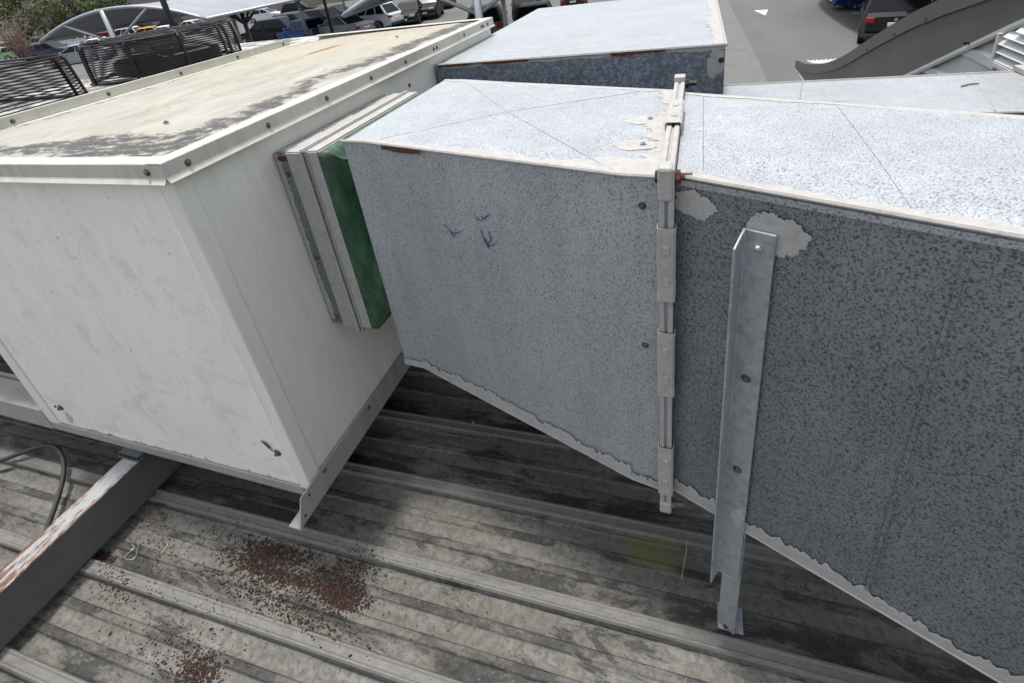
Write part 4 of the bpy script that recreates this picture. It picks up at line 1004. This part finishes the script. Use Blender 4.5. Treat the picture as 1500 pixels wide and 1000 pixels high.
# ---------------------------------------------------------------- cars
def car_parts(kind):
    """dimensions: length, width, height, belt, ground clearance, wheel r, profile x of hood/screens"""
    D = dict(hatch=(3.95, 1.70, 1.48, .92, .19, .31), suv=(4.65, 1.86, 1.70, 1.06, .24, .37), sedan=(4.75, 1.82, 1.46, .93, .17, .33), wagon=(4.75, 1.82, 1.58, .98, .20, .34), offroader=(4.6, 1.88, 1.86, 1.14, .28, .40), van=(4.9, 1.92, 1.95, 1.10, .22, .34))
    return D[kind]
MESH = {}
def car_meshes(kind):
    if kind in MESH: return MESH[kind]
    Lc, Wc, H, belt, gc, wr = car_parts(kind); h = Lc / 2; wb = Lc * .29; hw = Wc / 2
    xf, xr = wb + .03, -wb
    hoodx = {'hatch': .40, 'suv': .36, 'sedan': .42, 'wagon': .40, 'offroader': .34, 'van': .62}[kind] * h
    roof_f = {'hatch': .05, 'suv': .02, 'sedan': .06, 'wagon': .05, 'offroader': .12, 'van': .30}[kind] * h
    roof_r = {'hatch': -.70, 'suv': -.72, 'sedan': -.36, 'wagon': -.72, 'offroader': -.88, 'van': -.90}[kind] * h
    belt_r = {'hatch': -.92, 'suv': -.93, 'sedan': -.70, 'wagon': -.95, 'offroader': -.965, 'van': -.97}[kind] * h
    out = []
    def arch(cx):
        return [(cx + (wr + .05) * math.cos(R(a)), gc + .02 + max(0, (wr + .05) * math.sin(R(a)) + (wr - gc) * 0)) for a in range(0, 181, 20)]
    hoodz = belt - .06
    prof_ = [(h - .02, gc + .1), (h, gc + .32), (h - .03, belt - .36), (h - .16, belt - .22), (hoodx, hoodz + .04), (hoodx - .1, belt)]
    if kind == 'sedan': prof_ += [(belt_r, belt + .02), (-h + .10, belt - .02), (-h + .02, belt - .10), (-h, gc + .36), (-h + .06, gc + .08)]
    else: prof_ += [(belt_r, belt), (-h + .05, belt - .12), (-h, belt - .40), (-h - .02, gc + .30), (-h + .06, gc + .08)]
    prof_ += [(p[0], p[1]) for p in arch(xr)[::-1]] + [(p[0], p[1]) for p in arch(xf)[::-1]]
    cxm = 0; czm = (belt + gc) / 2
    def halfw(x, z):
        e = abs(x) / h; k = 1 - .16 * max(0, (e - .55) / .45) ** 2; k *= 1 - .05 * max(0, (z - belt * .72) / (belt * .3)) - .03 * max(0, (.45 - z))
        return hw * k
    b = BM(); rings = []
    for yf, sc in ((-1, .962), (-.965, .99), (-.85, 1), (.85, 1), (.965, .99), (1, .962)):
        rings.append([b.verts.new((x * sc, yf * halfw(x, z), czm + (z - czm) * sc)) for x, z in prof_])
    n = len(prof_)
    for a, c in zip(rings, rings[1:]):
        for k in range(n): b.faces.new((a[k], a[(k + 1) % n], c[(k + 1) % n], c[k]))
    for r_ in (rings[0], rings[-1]): bmesh.ops.triangulate(b, faces=[b.faces.new(r_)])
    out.append(('body', b, None))
    # greenhouse in body colour
    bz, tz = belt - .03, H
    Bq = [(hoodx - .02, bz), (belt_r + .03, bz)]; Tq = [(roof_f, tz - .05), (roof_r, tz - .06)]; ti = .76
    def G(x, z, side): 
        f = (z - bz) / (tz - bz); return Vector((x, side * halfw(x * .5, belt) * (.975 - .20 * f), z))
    b = BM(); xm = (roof_f + roof_r) / 2
    R0 = [G(Bq[0][0], bz, -1), G(Bq[0][0], bz, 1), G(Bq[1][0], bz, 1), G(Bq[1][0], bz, -1)]
    R1 = [G(roof_f, tz - .05, -1), G(roof_f, tz - .05, 1), G(roof_r, tz - .06, 1), G(roof_r, tz - .06, -1)]
    R2 = [Vector((xm + (p.x - xm) * .86, p.y * .84, tz)) for p in R1]
    vr = [[b.verts.new(p) for p in r_] for r_ in (R0, R1, R2)]
    for a, c in zip(vr, vr[1:]):
        for k in range(4): b.faces.new((a[k], a[(k + 1) % 4], c[(k + 1) % 4], c[k]))
    b.faces.new(vr[2]); out.append(('cabin', b, None))
    def pane(q, inset):
        q = [Vector(p) for p in q]; c = sum(q, Vector()) / 4; nn = (q[1] - q[0]).cross(q[3] - q[0]).normalized()
        if nn.dot(c - Vector((0, 0, c.z * .8))) < 0: nn = -nn
        q = [p + (c - p).normalized() * inset + nn * .012 for p in q]; bb = BM(); prism(bb, q, -nn * .016); return bb
    out.append(('windscreen', pane((R0[0], R0[1], R1[1], R1[0]), .07), 'glass'))
    out.append(('rear_window', pane((R0[2], R0[3], R1[3], R1[2]), .09), 'glass'))
    for s in (-1, 1):
        a0, a1, b0, b1 = (R0[0], R0[3], R1[0], R1[3]) if s < 0 else (R0[1], R0[2], R1[1], R1[2])
        cuts = [(.06, .46), (.49, .93)] if kind in ('hatch', 'sedan') else [(.05, .38), (.41, .68), (.71, .95)]
        for c0, c1 in cuts:
            out.append(('side_window', pane((a0.lerp(a1, c0) + Vector((0, 0, .05)), a0.lerp(a1, c1) + Vector((0, 0, .05)), b0.lerp(b1, min(1, c1 + .01)) - Vector((0, 0, .03)), b0.lerp(b1, c0 + .005) - Vector((0, 0, .03))), .012), 'glass'))
        b = BM(); box(b, hoodx - .32, hoodx - .14, s * hw * .98 - (.0 if s > 0 else .17), s * hw * .98 + (.17 if s > 0 else 0), belt + .02, belt + .15, .03); out.append(('mirror', b, None))
        for k, xx in enumerate((.30, -.28)):
            b = BM(); box(b, xx * h * .6 - .1, xx * h * .6 + .1, s * hw * .992 - .02, s * hw * .992 + .02, belt - .16, belt - .13, .006); out.append(('door_handle', b, 'trim'))
        yl = halfw(h, belt - .3) * s
        b = BM(); box(b, h - .30, h - .035, min(yl * .58, yl * .97), max(yl * .58, yl * .97), belt - .36, belt - .235, .02); out.append(('headlight', b, 'head'))
        zt_ = belt - .33 if kind == 'sedan' else belt - .28
        b = BM(); box(b, -h - .005, -h + .22, min(yl * .70, yl * 1.005), max(yl * .70, yl * 1.005), zt_, zt_ + (.16 if kind in ('sedan', 'wagon', 'suv') else .24), .02); out.append(('taillight', b, 'tail'))
        b = BM(); tube(b, [(roof_f - .1, s * R1[0].y * -.86 if False else s * abs(R1[0].y) * .9, tz + .015), (roof_r + .1, s * abs(R1[0].y) * .9, tz + .01)], .018, 6)
        if kind in ('suv', 'wagon', 'offroader'): out.append(('roof_rail', b, 'chrome'))
        else: b.free()
    b = BM(); box(b, h - .08, h + .005, -.32, .32, gc + .30, gc + .52, .015); out.append(('grille', b, 'trim'))
    b = BM(); box(b, h - .07, h + .03, -hw * .8, hw * .8, gc + .04, gc + .20, .03); out.append(('front_bumper', b, 'trim'))
    b = BM(); box(b, -h - .035, -h + .1, -hw * .82, hw * .82, gc + .05, gc + .22, .03); out.append(('rear_bumper', b, 'trim'))
    b = BM(); box(b, -h - .03, -h + .02, -.2, .2, gc + .42, gc + .53, .004); out.append(('number_plate', b, 'plate'))
    b = BM(); box(b, h, h + .035, -.2, .2, gc + .2, gc + .30, .004); out.append(('number_plate', b, 'plate'))
    b = BM(); disc(b, (-h - .015, 0, belt - .2), (-1, 0, 0), .05, .02, 12); out.append(('badge', b, 'chrome'))
    b = BM(); box(b, -h + .3, h - .3, -hw * .8, hw * .8, gc - .02, gc + .25); out.append(('underbody', b, 'trim'))
    res = []
    for nme, bb, mt in out:
        me = bpy.data.meshes.new(nme); bmesh.ops.recalc_face_normals(bb, faces=bb.faces); bb.to_mesh(me); bb.free(); res.append((nme, me, mt))
    # wheel
    def lathe(pr, seg=20):
        bb = BM(); rg = [[bb.verts.new((r_ * math.cos(2 * math.pi * k / seg), y, r_ * math.sin(2 * math.pi * k / seg))) for k in range(seg)] for r_, y in pr]
        for a, c in zip(rg, rg[1:]):
            for k in range(seg): bb.faces.new((a[k], a[(k + 1) % seg], c[(k + 1) % seg], c[k]))
        me = bpy.data.meshes.new('m'); bmesh.ops.recalc_face_normals(bb, faces=bb.faces); bb.to_mesh(me); bb.free(); return me
    ty = lathe([(wr * .66, -.11), (wr * .95, -.11), (wr, -.08), (wr, .08), (wr * .95, .11), (wr * .66, .11), (wr * .64, .07), (wr * .64, -.07), (wr * .66, -.11)])
    bb = BM(); disc(bb, (0, .045, 0), (0, 1, 0), wr * .16, .05, 12)
    for k in range(5):
        a = 2 * math.pi * k / 5; u = Vector((math.cos(a), 0, math.sin(a))); v = Vector((-u.z, 0, u.x))
        prism(bb, [u * wr * .1 + v * .035 + Vector((0, .05, 0)), u * wr * .66 + v * .055 + Vector((0, .07, 0)), u * wr * .66 - v * .055 + Vector((0, .07, 0)), u * wr * .1 - v * .035 + Vector((0, .05, 0))], (0, .02, 0))
    seg = 20
    ro = [[bb.verts.new((r_ * math.cos(2 * math.pi * k / seg), y, r_ * math.sin(2 * math.pi * k / seg))) for k in range(seg)] for r_, y in ((wr * .60, .02), (wr * .66, .10), (wr * .69, .112))]
    for a, c in zip(ro, ro[1:]):
        for k in range(seg): bb.faces.new((a[k], a[(k + 1) % seg], c[(k + 1) % seg], c[k]))
    rim_ = bpy.data.meshes.new('rim'); bb.to_mesh(rim_); bb.free()
    hub = lathe([(wr * .62, .0), (.01, .0)])
    MESH[kind] = (res, ty, rim_, hub, [(xf, 1), (xf, -1), (xr, 1), (xr, -1)], wr, hw); return MESH[kind]
def copy_mesh_mat(me, mat):
    key = (me.name, mat.name)
    if key not in MESH:
        m2 = me.copy(); m2.materials.clear(); m2.materials.append(mat); MESH[key] = m2
    return MESH[key]
def car(px, py, kind, paint, heading, label, detail=True, off=0.0):
    """px,py: where the middle of the car meets the ground; heading: direction of the nose in degrees"""
    p = on_ground(px, py); t = thing('car', label, 'car', (p.x, p.y, gz(p.x)), R(heading))
    res, ty, rim_, hub, wh, wr, hw = car_meshes(kind); pm = PAINT[paint]; body = None
    for nme, me, mt in res:
        if not detail and nme in ('door_handle', 'badge', 'grille', 'front_bumper', 'rear_bumper'): continue
        o = bpy.data.objects.new(nme, copy_mesh_mat(me, M[mt] if mt else pm)); C.objects.link(o); o.parent = t
    for x, s in wh:
        o = bpy.data.objects.new('wheel', copy_mesh_mat(hub, M['trim'])); C.objects.link(o); o.parent = t; o.location = (x, s * (hw - .12), wr)
        if s < 0: o.rotation_euler.z = math.pi
        for nme, me, mt in (('tyre', ty, 'tyre'), ('rim', rim_, 'rim')):
            q = bpy.data.objects.new(nme, copy_mesh_mat(me, M[mt])); C.objects.link(q); q.parent = o
    return t
G1 = 'cars parked beyond the plant roof'
CARS = [
 (62, 73, 'suv', 'silver', 195, 'silver car behind the slate blue wagon'),
 (146, 80, 'sedan', 'white', 205, 'white sedan between the silver car and the red hatchback'),
 (176, 80, 'hatch', 'grey', 205, 'dark hatchback in front of the red hatchback'),
 (-14, 72, 'wagon', 'silver', 195, 'silver wagon behind the white car at the bare bush'),
 (228, 74, 'wagon', 'black', 205, 'black wagon in front of the orange hatchback'),
 (-6, 84, 'suv', 'white', 200, 'white car beside the lime green hatchback under the bare bush'),
 (36, 85, 'hatch', 'lime', 40, 'lime green hatchback parked beside the slate blue wagon'),
 (84, 85, 'wagon', 'slate', 25, 'slate blue wagon with red tail lights showing above the rusty fan guard'),
 (120, 92, 'sedan', 'silver', 215, 'silver car with sloping windscreen behind the black fan guard'),
 (118, 70, 'van', 'white', 190, 'white van under the barrel canopy behind the silver car'),
 (36, 65, 'van', 'grey', 190, 'dark van behind the bare brown bush'),
 (155, 67, 'hatch', 'red', 200, 'red hatchback under the barrel canopy'),
 (185, 66, 'suv', 'white', 205, 'white car directly behind the braced canopy post'),
 (214, 62, 'hatch', 'orange', 215, 'orange hatchback under the barrel canopy'),
 (243, 60, 'sedan', 'white', 210, 'white sedan beside the orange hatchback'),
 (283, 50, 'sedan', 'white', 190, 'white sedan under the far canopy eave'),
 (250, 48, 'suv', 'grey', 190, 'dark grey car far under the barrel canopy'),
 (205, 54, 'suv', 'black', 190, 'black car far under the barrel canopy'),
 (393, 31, 'sedan', 'white', 15, 'white sedan parked next to the small black four wheel drive'),
 (446, 25, 'suv', 'black', 20, 'small black four wheel drive beside the white sedan'),
 (395, 62, 'wagon', 'black', 190, 'black car with bright windscreen glare beside the black fan guard'),
 (418, 56, 'suv', 'grey', 190, 'dark grey car between the canopy post and the blue hatchback'),
 (448, 62, 'hatch', 'blue', 165, 'bright blue hatchback behind the stained cream roof'),
 (503, 57, 'sedan', 'silver', 168, 'silver sedan with red tail lights beside the bright blue hatchback'),
 (462, 44, 'wagon', 'grey', 175, 'grey wagon behind the bright blue hatchback'),
 (490, 34, 'sedan', 'grey', 178, 'grey sedan behind the white four wheel drive'),
 (545, 45, 'suv', 'white', 176, 'white four wheel drive with dark windows parked at the lane edge'),
 (603, 33, 'sedan', 'black', 288, 'black sedan with nose to the lane beyond the white four wheel drive'),
 (630, 25, 'suv', 'black', 288, 'black four wheel drive beyond the black sedan along the lane'),
 (652, 11, 'wagon', 'grey', 288, 'grey wagon far along the lane'),
 (718, 60, 'offroader', 'olive', 108, 'olive off-roader behind the canopy post and cream roof corner'),
 (790, 52, 'suv', 'black', 100, 'black four wheel drive beside the olive off-roader'),
 (775, 24, 'wagon', 'black', 100, 'black wagon behind the olive off-roader'),
 (842, 12, 'sedan', 'grey', 100, 'grey car behind the broad plenum box'),
 (1290, 8, 'hatch', 'navy', 182, 'deep blue hatchback in the shade sail shadow'),
 (1302, 50, 'suv', 'black', 77, 'black four wheel drive half hidden by the swept barge board'),
 (1345, 14, 'sedan', 'black', 77, 'dark car beyond the black four wheel drive by the barge board'),
]
for a in CARS:
    o = car(*a); o['group'] = G1

# ---------------------------------------------------------------- trees, bare bush, distant house
def tree(px, py, t, rad, hgt, mat, label, leaves=5200, name='tree', seed=1):
    rnd = random.Random(seed); p = CAM + ray(px, py) * t; g0 = gz(p.x)
    th = thing(name, label, 'tree', (p.x, p.y, g0), 0, 'trees behind the car park'); cz = p.z - g0
    b = BM(); tube(b, [(0, 0, -.2), (.1, 0, cz * .3), (0, .1, cz * .7), (.15, 0, cz)], [.28, .22, .17, .08], 8); trunk = obj('trunk', b, 'bark', th, True)
    clumps = []
    for k in range(34):
        a, e, r_ = rnd.uniform(0, 6.28), rnd.uniform(-.75, 1), rnd.uniform(.45, 1) ** .6
        c = Vector((math.cos(a) * math.sqrt(max(0, 1 - e * e)) * rad * r_, math.sin(a) * math.sqrt(max(0, 1 - e * e)) * rad * r_, cz + e * hgt * r_)); clumps.append((c, rnd.uniform(.22, .40) * rad))
    for c, r_ in clumps[:9]:
        bb = BM(); tube(bb, [(0, .05, cz * .6), Vector((0, 0, cz * .75)).lerp(c, .5), c], [.09, .05, .02], 5); obj('limb', bb, 'bark', th)
    b = BM()
    for k in range(leaves):
        c, r_ = rnd.choice(clumps); d = Vector((rnd.gauss(0, 1), rnd.gauss(0, 1), rnd.gauss(0, 1))).normalized() * r_ * rnd.uniform(.5, 1.05); d.z *= .75
        q = c + d; s = rnd.uniform(.07, .16) * (rad / 2.6) ** .4; u = Vector((rnd.gauss(0, 1), rnd.gauss(0, 1), rnd.gauss(0, .6))).normalized(); v = u.cross(Vector((rnd.gauss(0, 1), rnd.gauss(0, 1), rnd.gauss(0, 1)))).normalized()
        b.faces.new([b.verts.new(x) for x in (q - u * s, q + v * s * .5, q + u * s, q - v * s * .5)])
    obj('crown', b, mat, th); return th
tree(52, 20, 62, 3.1, 3.2, 'leaf_light', 'yellow green bushy tree behind the lime green hatchback', 9000, seed=3)
tree(112, 6, 72, 4.6, 4.8, 'leaf_dark', 'dark dense tree beside the yellow green tree', 9000, seed=5)
tree(150, 4, 68, 2.8, 2.6, 'leaf_light', 'olive green tree above the canopy arch', 6000, seed=8)
tree(6, -8, 74, 5.0, 5.5, 'leaf_dark', 'tall dark tree above the bare bush', 8000, seed=11)
tree(80, -14, 80, 6.0, 6.5, 'leaf_dark', 'tall dark tree behind the yellow green tree', 8000, seed=14)
tree(185, -6, 78, 3.0, 4.5, 'leaf_dark', 'dark tree beside the pale rendered house', 5000, seed=17)
tree(-45, 5, 70, 5.0, 6.5, 'leaf_dark', 'dark tree beyond the bare bush', 6000, seed=19)
p = CAM + ray(10, 40) * 48; g0 = gz(p.x)
bush = thing('bare_bush', 'leafless brown bush behind the white car', 'bush', (p.x, p.y, g0)); rnd = random.Random(4)
for k in range(46):
    b = BM(); a = rnd.uniform(0, 6.28); s = rnd.uniform(.6, 2.6); hh = rnd.uniform(2.4, 6.2); q = [Vector((rnd.uniform(-.3, .3), rnd.uniform(-.3, .3), 0))]
    for i in range(1, 7):
        t_ = i / 6; q.append(Vector((math.cos(a) * s * t_ ** 1.3 + rnd.uniform(-.15, .15), math.sin(a) * s * t_ ** 1.3 + rnd.uniform(-.15, .15), hh * (t_ - .22 * t_ ** 3))))
    tube(b, q, [.05, .045, .04, .033, .026, .02, .012], 5)
    for i in range(2, 6):
        for z_ in range(3):
            e = q[i] + Vector((rnd.uniform(-.7, .7), rnd.uniform(-.7, .7), rnd.uniform(-.5, .6))); tube(b, [q[i], q[i].lerp(e, .5) + Vector((0, 0, .08)), e], [.018, .014, .008], 4)
    obj('branch', b, 'twig', bush)
p = CAM + ray(250, 12) * 84; g0 = gz(p.x)
hs = thing('house', 'pale rendered house wall behind the barrel canopy', 'house', (p.x, p.y, g0), R(22))
b = BM(); box(b, -9, 12, 0, 8, 0, 9.5); obj('wall', b, 'wallrender', hs)
b = BM(); prism(b, [Vector((-9.5, -.6, 9.5)), Vector((-9.5, 8.6, 9.5)), Vector((-9.5, 4, 12))], (22, 0, 0)); obj('roof', b, 'barge', hs)
for x in (-6, -1, 5, 9):
    for z in (1.0, 5.6):
        b = BM(); box(b, x - .9, x + .9, -.06, .05, z, z + 1.5); f = obj('window', b, 'white_paint', hs)
        b = BM(); box(b, x - .8, x + .8, -.075, -.062, z + .1, z + 1.4); obj('pane', b, 'glass', f)

# ---------------------------------------------------------------- litter on the roof
def roof_z(x, y):
    ly = -x * math.sin(ROOF_RZ) + y * math.cos(ROOF_RZ) - Y0; ly = (ly + .017) % PITCH - .017
    for (a, za), (c, zc) in zip(prof, prof[1:]):
        if a <= ly <= c: return za + (zc - za) * (ly - a) / (c - a)
    return .0
b = BM(); rnd = random.Random(21)
def flake(x, y, s):
    z = roof_z(x, y) + .0012; n = rnd.choice((4, 5, 6)); a0 = rnd.uniform(0, 6.28); tilt = Vector((rnd.gauss(0, .35), rnd.gauss(0, .35), 1)).normalized(); u = tilt.orthogonal().normalized(); v = tilt.cross(u)
    c = Vector((x, y, z + s * .35)); pts = []
    for k in range(n):
        a = a0 + 2 * math.pi * k / n; r_ = s * rnd.uniform(.55, 1.15); pts.append(c + u * math.cos(a) * r_ + v * math.sin(a) * r_ * .75)
    top_ = [b.verts.new(p_ + tilt * s * .22) for p_ in pts]; bot = [b.verts.new(p_ - tilt * s * .12) for p_ in pts]
    b.faces.new(top_); b.faces.new(bot[::-1])
    for k in range(n): b.faces.new((bot[k], bot[(k + 1) % n], top_[(k + 1) % n], top_[k]))
# clusters: pixel centre, spread along x, spread along y, count, flake size
CL = [(405, 808, .075, .016, 520, .0042), (375, 825, .06, .016, 330, .0040), (420, 845, .10, .016, 560, .0042), (500, 870, .040, .022, 620, .0042), (380, 868, .10, .014, 300, .0036), (490, 850, .06, .03, 220, .0036),
      (530, 830, .045, .022, 120, .0038), (440, 905, .10, .02, 200, .0036), (290, 985, .035, .02, 330, .0045), (255, 950, .09, .035, 150, .0036), (152, 815, .022, .008, 260, .0038), (170, 860, .06, .03, 110, .0034),
      (230, 800, .08, .03, 120, .0030), (330, 790, .08, .03, 150, .0032), (600, 850, .12, .05, 45, .0034), (300, 880, .2, .06, 160, .0028), (220, 770, .05, .012, 50, .003), (700, 900, .4, .15, 60, .0026), (480, 760, .2, .05, 40, .003)]
for x, y, sx, sy, cnt, fs in CL:
    c = at(x, y, 2, 0.004)
    fs *= .66
    for k in range(int(cnt * 1.9)):
        fx, fy = c.x + rnd.gauss(0, sx), c.y + rnd.gauss(0, sy) + .02 * noise.noise(Vector((k, x, y)))
        flake(fx, fy, fs * rnd.choice((.5, .7, .8, 1, 1, 1.2, 1.5, 2.0 if rnd.random() < .25 else 1.1)))
fl_ = obj('rust_flakes', b, 'flake'); fl_['kind'] = 'stuff'; tag(fl_, 'scattered brown rust flakes lying in heaps on the ribbed roof', 'rust flakes')
def leaf_thing(px, py, s, label, seed):
    r2 = random.Random(seed); c = at(px, py, 2, .01); c.z = roof_z(c.x, c.y) + .004; bb = BM(); a = r2.uniform(0, 6.28); u = Vector((math.cos(a), math.sin(a), .15)).normalized(); v = Vector((-u.y, u.x, .1))
    pts = [c - u * s, c - u * s * .3 + v * s * .45 + Vector((0, 0, s * .2)), c + u * s * .4 + v * s * .35 + Vector((0, 0, s * .3)), c + u * s * 1.1, c + u * s * .3 - v * s * .4 + Vector((0, 0, s * .15)), c - u * s * .4 - v * s * .4]
    prism(bb, pts, (0, 0, .0008)); return tag(obj('dry_leaf', bb, 'flake'), label, 'leaf')
leaf_thing(454, 812, .012, 'curled brown leaf on the upper edge of the largest rust flake heap', 1)
leaf_thing(439, 907, .010, 'small tan leaf below the largest rust flake heap beside the rib', 2)
leaf_thing(160, 926, .007, 'lone tan chip on the clean pan beside the rusty beam', 3)
leaf_thing(308, 919, .007, 'lone tan chip just below the tall rib', 5)
def polyline(pts, r, name, label, cat, mat, z=.006, seg=6):
    bb = BM(); q = []
    for x, y in pts:
        c = at(x, y, 2, z); c.z = roof_z(c.x, c.y) + r + .0015; q.append(c)
    zm = max(p_.z for p_ in q)
    for p_ in q: p_.z = max(p_.z, zm - .004)
    tube(bb, q, r, seg); return tag(obj(name, bb, mat), label, cat)
polyline([(194, 797), (197, 801), (193, 806), (185, 811), (182, 816), (186, 819), (194, 818), (199, 813), (201, 805), (204, 800), (203, 797)], .0011, 'wire_clip', 'bent pale wire clip lying on the roof beside the rusty beam', 'wire clip', 'wire')
polyline([(246, 795), (241, 803), (236, 811)], .0013, 'twig', 'short pale stick on the roof next to the wire clip', 'twig', 'straw')
polyline([(700, 637), (716, 646), (740, 654), (770, 660), (800, 663), (850, 668)], .0013, 'twig', 'long thin dark stem lying in the shadow under the tapered duct', 'twig', 'bark')
polyline([(716, 744), (735, 755), (755, 762), (780, 764), (806, 760)], .0009, 'wire_offcut', 'curved thin wire offcut on the roof below the tapered duct', 'wire', 'bark')
polyline([(1006, 799), (1005, 815), (1001, 836), (998, 854)], .0010, 'wire_offcut', 'straight thin wire offcut beside the green algae patch', 'wire', 'straw')
def pebble(px, py, s, label, mat='sealant'):
    c = at(px, py, 2, .02); c.z = roof_z(c.x, c.y) + s * .6; bb = BM(); bmesh.ops.create_icosphere(bb, subdivisions=2, radius=s)
    for v in bb.verts: v.co = Vector((v.co.x, v.co.y * .8, v.co.z * .65)) * (1 + .25 * noise.noise(v.co * 90)) + c
    return tag(obj('pebble', bb, mat, None, True), label, 'pebble')
pebble(694, 621, .006, 'small pale pebble on the shaded rib under the tapered duct')
pebble(689, 710, .005, 'pale pebble on the rib beside a dark leaf scrap'); pebble(697, 709, .006, 'dark lump on the rib beside the pale pebble', 'screw')
